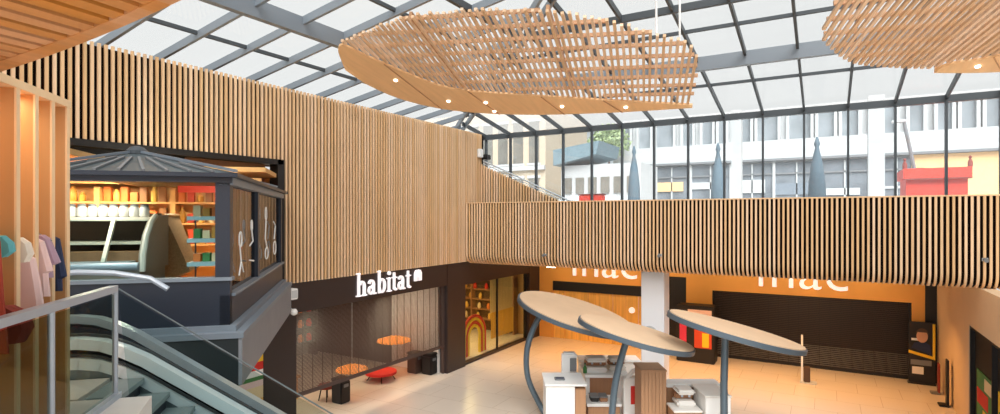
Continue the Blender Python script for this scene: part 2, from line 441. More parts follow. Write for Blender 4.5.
# ================================================================== SUSPENDED WOODEN CLOUDS
DV = Vector((-.263, .965, 0)).normalized()
ANG = math.atan2(-DV.x, DV.y)
def polyline(pts):
    """smooth curve through the points (Catmull-Rom on x)"""
    def f(x):
        if x <= pts[0][0]: return pts[0][1]
        if x >= pts[-1][0]: return pts[-1][1]
        for i in range(len(pts)-1):
            if x <= pts[i+1][0]:
                (x1, y1), (x2, y2) = pts[i], pts[i+1]
                x0, y0 = pts[max(0, i-1)]; x3, y3 = pts[min(len(pts)-1, i+2)]
                m1 = (y2-y0)/(x2-x0); m2 = (y3-y1)/(x3-x1)
                h = x2-x1; t = (x-x1)/h
                lim = 3*abs((y2-y1)/h)+.4
                m1 = max(-lim, min(lim, m1)); m2 = max(-lim, min(lim, m2))
                return (2*t**3-3*t*t+1)*y1+(t**3-2*t*t+t)*h*m1+(-2*t**3+3*t*t)*y2+(t**3-t*t)*h*m2
    return f
def cloud(name, c, near, far, chord, tiltx, tilty, label, fall, period, slat_w, rods, ribs, lamps):
    mx = Matrix.Translation(c) @ Matrix.Rotation(ANG, 4, 'Z') @ Matrix.Rotation(tilty, 4, 'Y') @ Matrix.Rotation(tiltx, 4, 'X')
    t = thing(name, c, label, 'suspended ceiling panel')
    xa, xb = near[0][0], near[-1][0]
    fn, ff, fc = polyline(near), polyline(far), polyline(chord)
    s = MB(); x = xa+.06
    while x < xb:
        y0 = fn(x)-.10*random.random(); y1 = min(ff(x), fc(x))
        if y1 > y0+.1: s.box((x-slat_w/2, y0, 0), (x+slat_w/2, y1, .055), mx)
        x += period
    s.build('slats', 'cloud_wood', t)
    ylo = min(p[1] for p in near); yhi = max(p[1] for p in far)
    for i in range(ribs):
        y0 = ylo+(i+.45)*(yhi-ylo)/ribs
        xs = [xa+(xb-xa)*k/160 for k in range(161)]
        ok = [x for x in xs if fn(x)+.05 < y0 < min(ff(x), fc(x))-.02]
        if len(ok) > 4: MB().box((ok[0], y0-.02, .055), (ok[-1], y0+.02, .13), mx).build('rib', 'rib_wood', t)
    for k in (.3, .64):
        X = xa+(xb-xa)*k
        MB().box((X-.03, fn(X)+.1, .13), (X+.03, ff(X)-.1, .24), mx).build('carrier', 'rib_wood', t)
    # solid plywood crescent on the far side
    N = 90; outer = []; innr = []
    for i in range(N+1):
        x = xa+(xb-xa)*i/N
        lo = max(fn(x), fc(x)-.02)
        if ff(x) > lo+.005: outer.append((x, ff(x))); innr.append((x, lo))
    s = MB()
    for i in range(len(outer)-1):
        a, b, c2, d = innr[i], innr[i+1], outer[i+1], outer[i]
        s.prism([(a[0], a[1], -.03), (b[0], b[1], -.03), (c2[0], c2[1], -.03-fall), (d[0], d[1], -.03-fall)], (0, 0, .05), mx)
    s.build('plywood_band', 'ply', t)
    for fx, fy in lamps:
        i = int(fx*(len(outer)-1)); p = Vector(innr[i]).lerp(Vector(outer[i]), fy)
        MB().lathe([(.04, -.012), (.045, .0), (.045, .03)], (p.x, p.y, -.045-fall*fy), 12, mx).build('downlight', 'lamp', t)
    for fx in (.14, .33, .55, .74):
        i = int(fx*(len(outer)-1)); i2 = min(len(outer)-1, i+5)
        a = Vector((*innr[i], -.04)); b = Vector((*outer[i2], -.04-fall))
        MB().bar(mx @ a, mx @ b, .02, .02).build('seam_strip', 'rib_wood', t)
    for (x, y) in rods:
        p = mx @ Vector((x, y, .24))
        d = min(p.x-XC, GYW-p.y, DT); top = zl(d)-.05
        MB().tube([p, (p.x, p.y, top)], .022, 8).build('hanging_rod', 'white', t)
    return t
C1 = Vector((-5.41, 10.74, 3.3))
cloud('wooden_ceiling_cloud', C1,
      [(-4.45, -.3), (-4.12, -1.1), (-3.77, -1.35), (-2.27, -1.97), (-1.19, -2.14), (-.24, -2.1), (.82, -1.88), (1.51, -1.57), (2.39, -1.01), (3.14, -.43), (3.4, .5)],
      [(-4.45, -.2), (-4.36, .5), (-3.86, 1.53), (-2.8, 2.35), (-.94, 2.76), (1.43, 2.71), (3.4, 2.47)],
      [(-4.45, -1.6), (-3.89, -1.21), (-3.65, -.73), (-2.72, .74), (-2.13, 1.2), (-.67, 1.6), (1.4, 2.05), (3.4, 2.45)],
      R(-11), R(2), 'large oval wooden slat panel with plywood crescent hung over the hall centre', .05, .128, .055,
      ((3.0, .6), (2.5, -.6), (-3.2, -.6)), 10, ((.13, .4), (.24, .6), (.36, .45), (.37, .85), (.6, .5), (.8, .5)))
C2 = Vector((2.43, 11.85, 3.18))
cloud('wooden_ceiling_cloud', C2,
      [(-2.65, -1.2), (-2.2, -1.9), (-1, -2.5), (1, -2.8), (3, -2.6), (5, -1.4), (5.6, 0)],
      [(-2.65, -.7), (-2.56, .05), (-2.28, .63), (-1.73, 1.37), (-1.1, 1.72), (.03, 2.02), (1.08, 2.15), (3, 2.0), (4.6, 1.2), (5.6, .1)],
      [(-2.65, 9), (-.6, 9), (-.1, 2.02), (.5, 1.6), (1.2, 1.25), (5.6, 0)],
      R(-8), 0, 'round wooden slat panel hung at the upper right near the glass wall', .05, .12, .056,
      ((-1.8, -.6), (1.5, 1.0)), 9, ((.12, .5), (.3, .5)))
# gallery soffit with curved edge, top left
GZ = 1.005
def gy(x): return 1.575-.022*(x+4.7)**2
w = MB(); x = -9.0
DS = Vector((-.12, .993, 0))
while x < 1.0:
    # slats run nearly along Y
    e = gy(x)-.06
    if e > -1.6:
        a = Vector((x, e, GZ)); b = a-DS*(e+2.0)
        w.bar(a+Vector((0, 0, .02)), b+Vector((0, 0, .02)), .11, .04)
    x += .165
N = 60
for i in range(N):
    xa = -9+i*10/N; xb = xa+10/N
    w.prism([(xa, gy(xa)-.07-.05*max(0, min(1, (-xa-3)/2)), GZ-.005), (xb, gy(xb)-.07-.05*max(0, min(1, (-xb-3)/2)), GZ-.005), (xb, gy(xb), GZ-.005), (xa, gy(xa), GZ-.005)], (0, 0, .12))
w.mi = 1
w.prism([(x_, gy(x_)-.05, GZ+.11) for x_ in [-9+i*.5 for i in range(21)]]+[(1, -2.2, GZ+.11), (-9, -2.2, GZ+.11)], (0, 0, .05))
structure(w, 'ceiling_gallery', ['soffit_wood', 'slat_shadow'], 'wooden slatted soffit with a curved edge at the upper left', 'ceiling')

# ================================================================== GLASS CORNER SHOP (pavilion)
P0, Q0 = -1.76, 8.90
PB, PE = -1.72, .60
sh = thing('corner_shop_pavilion', PQ(P0-1, Q0+1, UF), 'dark framed glass corner shop under the slatted wall', 'shop', kind='structure')
def pq(mb, a, b): return mb.box(a, b, MPQ)
QW = 15.05                    # where the right face meets the wall
m_ = MB()
pq(m_, (-7.5, Q0, PB+.12), (P0, Q0+.14, -.90)); pq(m_, (P0-.14, Q0, PB+.12), (P0, QW, -1.15))
m_.build('base_panel', 'navy', sh)
m_ = MB(); pq(m_, (-7.5, Q0-.03, -.93), (P0+.03, Q0+.16, -.88)); m_.build('window_sill', 'ledge', sh)
m_ = MB(); pq(m_, (P0-.16, Q0+.1, -1.17), (P0+.05, QW, -1.13)); m_.build('window_sill', 'ledge', sh)
m_ = MB()
pq(m_, (-7.5, Q0-.1, PB+.06), (P0+.1, Q0+.05, PB+.14)); pq(m_, (-7.5, Q0-.22, PB-.02), (P0+.22, Q0+.05, PB+.06))
pq(m_, (P0-.05, Q0+.05, PB+.06), (P0+.1, QW, PB+.14)); pq(m_, (P0-.05, Q0+.05, PB-.02), (P0+.22, QW+.1, PB+.06))
m_.build('ledge', 'ledge', sh)
m_ = MB(); pq(m_, (P0+.15, Q0-.2, -2.42), (P0+.2, QW+.1, PB-.02)); m_.build('slab_fascia', 'greyfascia', sh)
m_ = MB(); pq(m_, (-7.5, Q0-.2, -2.42), (P0+.15, Q0+.1, PB-.02)); m_.build('slab_fascia', 'greenblack', sh)
m_ = MB(); pq(m_, (-9, Q0, UF-.2), (P0-.1, QW+1, UF-.01)); m_.build('shop_floor', 'shelfwood', sh)
m_ = MB(); pq(m_, (P0-.2, Q0, -.9), (P0, Q0+.2, PE)); m_.build('corner_post', 'navy', sh)
for qq in (Q0+2.45, QW-.25):
    m_ = MB(); pq(m_, (P0-.12, qq, -1.15), (P0, qq+.16, PE)); m_.build('post', 'navy', sh)
m_ = MB(); pq(m_, (-4.25, Q0, -.9), (-4.1, Q0+.12, PE)); m_.build('post', 'navy', sh)
m_ = MB(); pq(m_, (-7.5, Q0-.03, .50), (P0+.03, Q0+.18, PE-.02)); m_.build('header', 'navy', sh)
m_ = MB(); pq(m_, (P0-.15, Q0, .47), (P0+.04, QW, PE)); m_.build('header', 'ledge', sh)
m_ = MB(); pq(m_, (-7.5, Q0-.12, PE-.02), (P0-.1, Q0+.1, PE+.04)); pq(m_, (P0-.1, Q0-.12, PE-.02), (P0+.12, QW, PE+.04)); m_.build('gutter', 'navy', sh)
m_ = MB(); pq(m_, (-7.5, Q0+.06, -.88), (P0-.2, Q0+.07, .5)); m_.build('pane', 'guardglass', sh)
m_ = MB(); pq(m_, (P0-.07, Q0+.2, -1.13), (P0-.06, QW-.25, .5)); m_.build('pane', 'mirrorglass', sh)
# hipped glass roof of the pavilion
ap = PQ(-3.5, 10.5, 1.07)
cs = [PQ(P0+.1, Q0-.1, PE+.04), PQ(-4.35, Q0-.1, PE+.04), PQ(-4.35, 13.2, PE+.04), PQ(P0+.1, 13.2, PE+.04)]
m_ = MB()
for i in range(4): m_.add([cs[i], cs[(i+1) % 4], ap], [(0, 1, 2)])
m_.build('roof_glazing', mat('pavilion_roof_glass', (78, 88, 92), .35, noise=.2, nscale=2), sh)
for i in range(4): MB().bar(cs[i]+Vector((0, 0, .03)), ap+Vector((0, 0, .03)), .05, .04).build('hip_bar', 'ledge', sh)
for i in range(1, 9):
    f = i/9; a = cs[0].lerp(cs[1], f); tgt = ap.lerp(a, .35 if .2 < f < .8 else .6)
    MB().bar(a+Vector((0, 0, .02)), tgt+Vector((0, 0, .02)), .04, .03).build('glazing_bar', 'grey', sh)
MB().lathe([(.16, 0), (.16, .06), (.1, .12), (.03, .14)], ap+Vector((0, 0, -.03)), 12).build('finial', 'darksteel', sh)
# black frame around the opening in the slatted wall
w = MB(); w.box((WX-.3, -1, OPZ-.07), (WX+.02, OPY, OPZ+.06)); w.box((WX-.3, OPY-.16, -1.62), (WX+.02, OPY+.02, OPZ+.06))
structure(w, 'trim_4', 'black', 'black frame around the opening in the slatted wall', 'trim')
w = MB(); w.box((WX-.62, -1, .87), (WX-.56, 7.3, OPZ+.1)); w.mi = 1; w.box((WX-.62, 7.3, .87), (WX-.56, OPY-.1, OPZ+.1))
structure(w, 'wall_opening_back', ['black', 'brownfront'])
# interior shell of the grocery
w = MB(); pq(w, (-11, QW+.6, UF), (P0-.1, QW+.7, PE+.6)); pq(w, (-11, Q0+.3, UF), (-10.9, QW+.6, PE+.6))
structure(w, 'wall_grocery', 'warmwall', 'warm back wall inside the glass shop', 'wall')
w = MB(); pq(w, (-11, 13.3, 1.0), (P0-.15, QW+.7, 1.1)); pq(w, (-11, Q0+.3, 1.0), (-4.4, 13.3, 1.1))
structure(w, 'ceiling_grocery', 'warmwall')
for i, (p, q) in enumerate(((-4.2, 12.2), (-3.2, 13.6), (-5.6, 12.6))):
    m_ = MB(); pq(m_, (p-.6, q-.08, .84), (p+.6, q+.08, .90)); t = m_.build('ceiling_tube_light', 'lamp')
    tag(t, ('long white tube light at the left under the shop ceiling', 'white tube light over the shelves near the shop corner', 'white tube light farthest left inside the glass shop')[i], 'light')
# window decals on the right face
for k, (q, z, h) in enumerate(((Q0+.75, -.62, .75), (Q0+1.75, -.45, .55), (Q0+3.4, -.35, .7), (Q0+4.7, -.5, .8))):
    m_ = MB(); px = P0+.004
    def L(pts, wd=.035):
        for a, b in zip(pts, pts[1:]):
            m_.bar(PQ(px, q+a[0], z+a[1]), PQ(px, q+b[0], z+b[1]), .004, wd, PQ(1, 0).to_tuple() if False else (0, 0, 1))
    def ring(cq, cz, r1, r2, wd=.026):
        pts = [(cq+r1*math.cos(2*PI*i/16), cz+r2*math.sin(2*PI*i/16)) for i in range(17)]
        for a, b in zip(pts, pts[1:]):
            A = PQ(px, q+a[0], z+a[1]); B = PQ(px, q+b[0], z+b[1]); m_.tube([A, B], wd/2, 5)
    if k == 0:
        ring(0, h*.35, .11, .12); m_.tube([PQ(px, q-.05, z+h*.2), PQ(px, q+.05, z-.1), PQ(px, q-.12, z-.3)], .012, 5); m_.tube([PQ(px, q+.05, z-.1), PQ(px, q+.25, z-.28)], .012, 5)
    elif k == 1:
        ring(0, h*.55, .07, .09); m_.tube([PQ(px, q, z+h*.4), PQ(px, q+.12, z+.02), PQ(px, q-.18, z-.05)], .014, 5); m_.tube([PQ(px, q-.2, z-.3), PQ(px, q+.2, z-.34)], .014, 5)
    elif k == 2:
        ring(0, h*.6, .1, .13); m_.tube([PQ(px, q, z+.3), PQ(px, q-.1, z-.1), PQ(px, q+.15, z-.3)], .014, 5); ring(.1, -.4, .2, .12)
    else:
        m_.tube([PQ(px, q-.2, z+.4), PQ(px, q+.1, z+.3), PQ(px, q-.1, z)], .014, 5); ring(0, -.2, .2, .15)
    m_.build('window_drawing', 'white', sh)
# display case
def case():
    t = thing('refrigerated_display_case', PQ(-3.55, 9.9, UF), 'grey slanted glass display case behind the shop window', 'display case')
    m_ = MB(); pq(m_, (-4.6, 9.25, UF), (-3.05, 10.4, -.78)); m_.build('base', 'case_grey', t)
    m_ = MB(); m_.tube([PQ(-4.6, 9.22, -.72), PQ(-3.05, 9.22, -.72)], .06, 10); m_.build('bumper_rail', 'chrome', t)
    m_ = MB(); pq(m_, (-4.6, 9.3, -.78), (-3.2, 9.55, -.66)); m_.build('counter_edge', 'chrome', t)
    m_ = MB(); pq(m_, (-4.6, 10.25, -.78), (-3.1, 10.4, .06)); m_.build('back_panel', 'brown', t)
    m_ = MB(); pq(m_, (-4.6, 9.72, -.06), (-3.05, 10.4, .0)); m_.build('top_shelf', 'case_light', t)
    m_ = MB(); pq(m_, (-4.55, 9.7, -.42), (-3.15, 10.25, -.38)); m_.build('inner_shelf', 'case_light', t)
    m_ = MB(); pq(m_, (-4.55, 9.55, -.70), (-3.15, 9.75, -.52)); m_.build('product_tray', 'brownfront', t)
    for p in (-4.62, -3.55):
        m_ = MB(); m_.bar(PQ(p, 9.32, -.70), PQ(p, 9.74, -.02), .05, .05); m_.build('front_strut', 'case_light', t)
    m_ = MB()
    pts = [(9.22, -.8), (9.25, -.55), (9.38, -.28), (9.58, -.08), (9.78, .02), (10.4, .03), (10.4, -.8)]
    m_.prism([PQ(-3.06, a, b) for a, b in pts], PQ(.06, 0)); m_.build('end_panel', 'case_grey', t)
    m_ = MB(); m_.tube([PQ(-3.0, a, b) for a, b in pts[:5]], .04, 8); m_.build('end_trim', 'case_light', t)
    m_ = MB(); m_.quad(PQ(-4.6, 9.3, -.68), PQ(-3.06, 9.3, -.68), PQ(-3.06, 9.72, -.04), PQ(-4.6, 9.72, -.04)); m_.build('slanted_glass', 'guardglass', t)
case()
# glass jars on top of the case
jar = None
for i in range(11):
    p = -4.62+i*.142
    loc = PQ(p, 9.92, .002)
    if jar is None:
        jar = thing('storage_jar', loc, 'pale grey jar with a dark lid in the row on top of the display case', 'jar', 'jars on the display case')
        MB().lathe([(.055, 0), (.07, .02), (.07, .13), (.05, .16)], loc, 12).build('jar_body', 'cuplight', jar)
        MB().lathe([(.055, .16), (.055, .19), (.03, .2)], loc, 12).build('lid', 'grey', jar)
    else: dup(jar, loc)
# wicker crate leaning
t = thing('wicker_basket', PQ(-2.62, 10.6, UF), 'tilted wicker basket between the display case and pale blue shelves', 'basket')
mx = Matrix.Translation(PQ(-2.98, 10.85, -1.05)) @ MPQ @ Matrix.Rotation(R(-28), 4, 'Y')
s = MB(); s.add([(-.3,-.3,0),(.3,-.3,0),(.3,.3,0),(-.3,.3,0),(-.42,-.4,1.0),(.42,-.4,1.0),(.42,.4,1.0),(-.42,.4,1.0)], [(0,3,2,1),(0,1,5,4),(1,2,6,5),(2,3,7,6),(3,0,4,7)], mx)
s.build('basket_body', 'wicker', t)
s = MB(); s.tube([mx @ Vector(p) for p in ((-.42,-.4,1),(.42,-.4,1),(.42,.4,1),(-.42,.4,1),(-.42,-.4,1))], .03, 6); s.build('basket_rim', 'shelfwood', t)
s = MB(); pq(s, (-3.45, 10.55, UF), (-2.5, 11.3, -1.22)); tag(s.build('wooden_crate', 'wicker'), 'low brown crate under the tilted wicker basket', 'crate')
# pale blue shelf stand by the corner
t = thing('shelf_stand', PQ(-2.3, 9.7, UF), 'pale blue three tier shelf stand beside the shop corner post', 'shelf')
for z in (-.72, -.36, -.02):
    s = MB(); pq(s, (-2.45, 9.35, z-.03), (-2.02, 9.8, z+.03)); s.build('shelf', 'paleblue', t)
for p in (-2.44, -2.04):
    s = MB(); pq(s, (p-.01, 9.78, UF), (p+.01, 9.8, .05)); s.build('side_frame', 'darksteel', t)
gd = 0
for z in (-.69, -.33, .01):
    for i in range(3):
        s = MB(); p = -2.40+i*.13; h = .12+.08*random.random(); pq(s, (p, 9.5, z+.001), (p+.10, 9.65, z+h))
        tag(s.build('packaged_item', ['goods0', 'green', 'goods3', 'goods5'][(i+gd) % 4]), 'small packet on the pale blue three tier shelf stand', 'packet', 'packets on the pale blue shelves')
    gd += 1
# back shelving with goods
def shelf_unit(p0, q0, wd, label):
    t = thing('shelf_unit', PQ(p0+wd/2, q0, UF), label, 'shelf', 'grocery shelves')
    for k in range(5):
        z = -1.5+k*.45
        s = MB(); pq(s, (p0, q0, z-.02), (p0+wd, q0+.4, z+.02)); s.build('shelf', 'shelfwood', t)
    s = MB(); pq(s, (p0, q0+.38, UF), (p0+wd, q0+.42, .62)); s.build('back_panel', 'warmwall', t)
    for p in (p0, p0+wd):
        s = MB(); pq(s, (p-.025, q0-.02, UF), (p+.025, q0+.42, .62)); s.build('side_panel', 'shelfwood', t)
units = [(-7.9, 13.2, 1.35, 'warm wooden grocery shelf farthest left inside the glass shop'), (-6.5, 13.2, 1.35, 'warm wooden grocery shelf second from the left'),
         (-5.1, 13.2, 1.35, 'warm wooden grocery shelf just left of the red topped shelf'), (-3.7, 13.2, 1.45, 'warm wooden grocery shelf under the red header')]
packs = {}
for (p0, q0, wd, lb) in units:
    shelf_unit(p0, q0, wd, lb)
    for k in range(2, 5):
        z = -1.5+k*.45+.02
        p = p0+.05
        while p < p0+wd-.2:
            c_ = random.randrange(6); h = random.choice((.2, .26, .32))
            key = (c_, h)
            loc = PQ(p+.07, q0+.15, z+.002)
            lb2 = 'small packaged food item on a %s' % lb.replace('warm ', '')
            if key not in packs:
                s = MB()
                if c_ % 2: s.lathe([(.05, 0), (.06, .02), (.06, h*.7), (.03, h*.85), (.03, h)], (0, 0, 0), 10)
                else: s.rbox((-.065, -.06, 0), (.065, .06, h), .008)
                me = s.mesh('food_packet', [M['goods%d' % c_]]); packs[key] = me
            o = bpy.data.objects.new('food_packet', packs[key]); C.objects.link(o); o.location = loc; o.rotation_euler = (0, 0, R(45))
            tag(o, lb2, 'packet', 'food packets on the grocery shelves')
            p += .155+random.random()*.05
s = MB(); pq(s, (-3.6, 13.08, .52), (-1.98, 13.16, .66)); tag(s.build('shelf_header', 'red'), 'red header strip above the shelf near the shop corner', 'sign')
s = MB(); pq(s, (-7.0, 12.98, .68), (-1.95, 13.07, .84)); tag(s.build('wooden_pelmet', 'shelfwood'), 'long pale wooden pelmet above the grocery shelves', 'pelmet')

# ================================================================== GALLERY EDGE, RAILING, PARTITION, CLOTHES
w = MB()
w.prism([PQ(p, q, UF-.35) for p, q in ((-9, -3), (3, -3), (3, .2), (-1.0, .2), (-2.0, 2.5), (-1.68, 4.6), (-1.83, 5.86), (-9, 5.9))], (0, 0, .35))
structure(w, 'floor_gallery', 'gfloor', 'pale floor slab of the upper gallery', 'floor')
w = MB(); pq(w, (-9, 5.91, UF-.35), (-2.45, 6.62, UF)); pq(w, (-9, 6.62, UF-.35), (-4.6, 8.68, UF)); structure(w, 'floor_landing', 'gfloor')
# partition: wooden fins with a top rail
t = thing('fin_partition', PQ(-2.49, 5.0, UF), 'open partition of tall wooden fins at the clothes shop', 'partition', kind='structure')
QF = [5.5-.243*i for i in range(8)]
for q in QF:
    s = MB(); pq(s, (-2.66, q-.02, UF), (-2.36, q+.02, .93)); f = s.build('fin', 'fin', t)
    s = MB(); pq(s, (-2.36, q-.024, UF), (-2.345, q+.024, .93)); s.build('fin_edge_lit', 'fin_edge_lit', f)
s = MB(); pq(s, (-2.66, QF[-1]-.1, .93), (-2.34, 5.53, .99)); s.build('top_rail', 'fin_edge_lit', t)
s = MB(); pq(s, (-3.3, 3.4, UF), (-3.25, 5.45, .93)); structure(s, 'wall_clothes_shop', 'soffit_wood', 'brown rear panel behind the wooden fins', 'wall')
# clothes rail through the fins
t = thing('clothes_rail', PQ(-2.5, 4.8, -.12), 'dark clothes rail passing through the wooden fins', 'clothes rail')
s = MB(); s.tube([PQ(-2.5, 3.6, -.10), PQ(-2.5, 5.52, -.10)], .014, 8); s.build('bar', 'black', t)
s = MB(); s.lathe([(.0, -.03), (.035, -.03), (.035, .03), (0, .03)], (0, 0, 0), 10, Matrix.Translation(PQ(-2.4, 5.53, -.28)) @ MPQ @ Matrix.Rotation(R(90), 4, 'X')); s.build('end_knob', 'black', t)
def garment(name, q, pc, ztop, outline, m, label, cat, dq=.03, hanger=True):
    """outline: points (x across, z down) of the right half; mirrored"""
    t = thing(name, PQ(pc, q, ztop), label, cat)
    pts = [(x, -z) for x, z in outline]+[(-x, -z) for x, z in outline[::-1]]
    bm_v = []; n = len(pts)
    s = MB()
    ins = [(x*.82, z*.97-.008) for x, z in pts]
    vs = [PQ(pc+x, q-dq*.4, ztop+z) for x, z in pts]+[PQ(pc+x, q-dq, ztop+z) for x, z in ins]+[PQ(pc+x, q+dq*.4, ztop+z) for x, z in pts]+[PQ(pc+x, q+dq, ztop+z) for x, z in ins]
    fs = [list(range(n, 2*n)), list(range(3*n, 4*n))]
    for i in range(n):
        j = (i+1) % n
        fs += [(i, j, n+j, n+i), (2*n+i, 2*n+j, 3*n+j, 3*n+i), (i, j, 2*n+j, 2*n+i)]
    s.add(vs, fs); s.build('cloth', m, t)
    if hanger:
        s = MB(); s.tube([PQ(pc-.09, q, ztop-.05), PQ(pc, q, ztop+.01), PQ(pc+.09, q, ztop-.05)], .007, 6)
        s.tube([PQ(pc, q, ztop+.01), PQ(pc, q, -.08)], .004, 6); s.build('hanger', 'grey', t)
    return t
SHIRT = [(.04, 0), (.10, .03), (.16, .20), (.12, .23), (.10, .15), (.11, .42)]
DRESS = [(.04, 0), (.09, .03), (.12, .2), (.17, .62)]
LONG = [(.05, 0), (.11, .04), (.13, .4), (.15, .85)]
garment('long_coat', 4.46, -2.42, -.12, [(.05, 0), (.12, .04), (.14, .4), (.17, .80)], 'darkred', 'rust red long garment hanging at the left end of the clothes rail', 'garment')
garment('bonnet', 4.66, -2.42, -.13, [(.05, 0), (.10, .05), (.11, .11), (.06, .15)], 'teal', 'small teal hat hanging on the clothes rail', 'hat', .03)
garment('baby_dress', 4.93, -2.42, -.28, [(.05, 0), (.10, .03), (.13, .2), (.16, .42)], 'palepink', 'pale pink little dress hanging under the cream hat', 'garment', .035)
garment('sun_hat', 4.85, -2.42, -.15, [(.06, 0), (.11, .04), (.13, .12), (.10, .18)], 'whitecloth', 'cream hat hanging above the pale pink dress', 'hat', .03)
garment('blouse', 5.10, -2.43, -.16, [(.04, 0), (.09, .03), (.15, .26), (.11, .28), (.11, .2), (.13, .46)], 'palepink', 'pale pink blouse hanging between cream hat and navy jacket', 'garment')
garment('cardigan', 5.17, -2.41, -.14, [(.04, 0), (.08, .03), (.15, .22), (.11, .24), (.09, .18), (.10, .34)], 'mauve', 'mauve cardigan hanging just before the navy jacket', 'garment')
garment('child_jacket', 5.36, -2.44, -.15, [(.04, 0), (.09, .03), (.14, .34), (.11, .36), (.10, .2), (.11, .46)], 'navycloth', 'navy blue child jacket nearest the end of the rail', 'garment')
garment('shoulder_bag', 4.65, -2.40, -.62, [(.08, 0), (.17, .05), (.20, .16), (.15, .26)], 'rosered', 'slouchy deep red bag hanging behind the glass balustrade', 'bag', .06, False)
# glass balustrade with steel handrail
t = thing('glass_balustrade', PQ(-2.14, 5.0, UF), 'glass balustrade with a thick steel handrail at the gallery edge', 'balustrade')
HR = -.66
a = PQ(-2.12, 3.2, HR+.01); b = PQ(-2.14, 5.86, HR)
s = MB(); s.bar(a, b, .07, .06); s.build('handrail', 'chrome', t)
for q in (4.74, 5.86):
    s = MB(); s.tube([PQ(-2.13, q, UF), PQ(-2.13, q, HR-.02)], .024, 10); s.build('post', 'chrome', t)
s = MB(); pq(s, (-2.136, 3.2, UF+.06), (-2.126, 5.82, HR-.05)); s.build('glass_panel', 'railglass', t)
s = MB(); pq(s, (-2.17, 3.2, UF), (-2.09, 5.9, UF+.05)); s.build('base_channel', 'chrome', t)

# ================================================================== STAIR + ESCALATOR (running down along +p)
INC = math.tan(R(35))
P1 = -2.2                     # where the slope begins
PEND = P1+(UF-FL)/INC
def zs(p): return UF-max(0, min(PEND, p)-P1)*INC
t = thing('staircase', PQ(P1, 6.2, UF), 'dark stair with grey treads descending beside the escalator', 'stairs', kind='structure')
rise = .17; run = rise/INC; n = int((UF-FL)/rise)
for i in range(n):
    p = -2.42+i*run; z = UF-i*rise-.02
    s = MB(); pq(s, (p, 5.98, z-.05), (p+run+.04, 6.62, z)); tr = s.build('tread', 'tread', t)
    s = MB(); pq(s, (p+run-.03, 5.98, z-rise), (p+run, 6.62, z-.05)); s.build('riser', 'riser', tr)
# guard glass along the stair
t = thing('stair_guard', PQ(P1, 5.94, UF), 'sloping glass stair guard with a thin steel rail', 'guard')
G0 = (-2.13, HR-.01)
s = MB(); s.tube([PQ(G0[0], 5.93, G0[1]), PQ(PEND, 5.93, G0[1]-(PEND-G0[0])*INC)], .008, 8); s.build('rail', 'skirt', t)
s = MB(); s.prism([PQ(G0[0], 5.925, G0[1]-.03), PQ(PEND, 5.925, G0[1]-.03-(PEND-G0[0])*INC), PQ(PEND, 5.925, FL+.02), PQ(PEND-.8, 5.925, FL+.02), PQ(G0[0]+.1, 5.925, UF-.1)], PQ(0, .012)); s.build('glass_panel', 'guardglass', t)
# escalator
t = thing('escalator', PQ(0, 7.2, FL), 'escalator with silver decks running down past the corner shop', 'escalator', kind='structure')
def path(q, off, p_start=-4.6):
    b0 = -2.75 if q < 7.2 else -3.25
    pts = [(p_start, UF+off), (b0, UF+off), (b0+.2, UF+off-.03), (b0+.4, UF+off-.11), (b0+.6, UF+off-.22)]
    pe = b0+.6+(UF-FL-.25)/INC
    pts += [(pe, FL+off+.03), (pe+.5, FL+off)]
    return [PQ(p, q, z) for p, z in pts]
def ribbon(pts, w_, h_, nm, m, par=t):
    s = MB()
    for a, b in zip(pts, pts[1:]): s.bar(a, b+(b-a).normalized()*.01, w_, h_)
    return s.build(nm, m, par)
ribbon(path(6.72, .36), .16, .11, 'near_deck', 'deck')
ribbon(path(6.66, .16), .05, .12, 'outer_skirt', 'deck')
ribbon(path(6.66, .02), .04, .16, 'outer_panel', 'skirt')
ribbon(path(6.84, .20), .04, .22, 'inner_skirt', 'riser')
ribbon(path(6.80, .43), .03, .03, 'edge_strip', 'rubber')
ribbon(path(6.63, .255), .02, .025, 'edge_strip', 'rubber')
ribbon(path(7.92, .42), .16, .09, 'far_deck', 'pale_metal')
ribbon(path(7.84, .22), .04, .24, 'inner_skirt', 'riser')
ribbon(path(7.86, .32), .05, .03, 'brush_strip', 'skirt')
ribbon(path(7.98, .30), .05, .12, 'outer_skirt', 'skirt')
ribbon(path(8.05, .12), .04, .26, 'outer_panel', 'rubber')
# top newel of the far handrail
s = MB(); s.tube([PQ(-3.9, 7.95, -.72), PQ(-3.3, 7.95, -.68), PQ(-2.9, 7.95, -.70), PQ(-2.5, 7.95, -.78), PQ(-2.3, 7.95, -.92)], .035, 8); s.build('handrail_end', 'chrome', t)
rise2 = .2; run2 = rise2/INC
for i in range(int((UF-FL)/rise2)):
    p = -3.0+i*run2; z = UF-.06-max(0, p+2.6)*INC
    s = MB(); pq(s, (p, 6.88, z-.22), (p+run2, 7.80, z)); s.build('step', 'rubber', t)
s = MB(); pq(s, (-4.6, 6.7, UF-.1), (-3.0, 7.95, UF+.005)); s.build('landing_plate', 'chrome', t)
s = MB(); s.prism([PQ(-2.4, 8.1, -2.0), PQ(PEND+.4, 8.1, FL-.02), PQ(PEND-.6, 8.1, FL-.02), PQ(-2.4, 8.1, -2.6)], PQ(0, -1.45)); s.build('truss_cladding', 'greenblack', t)

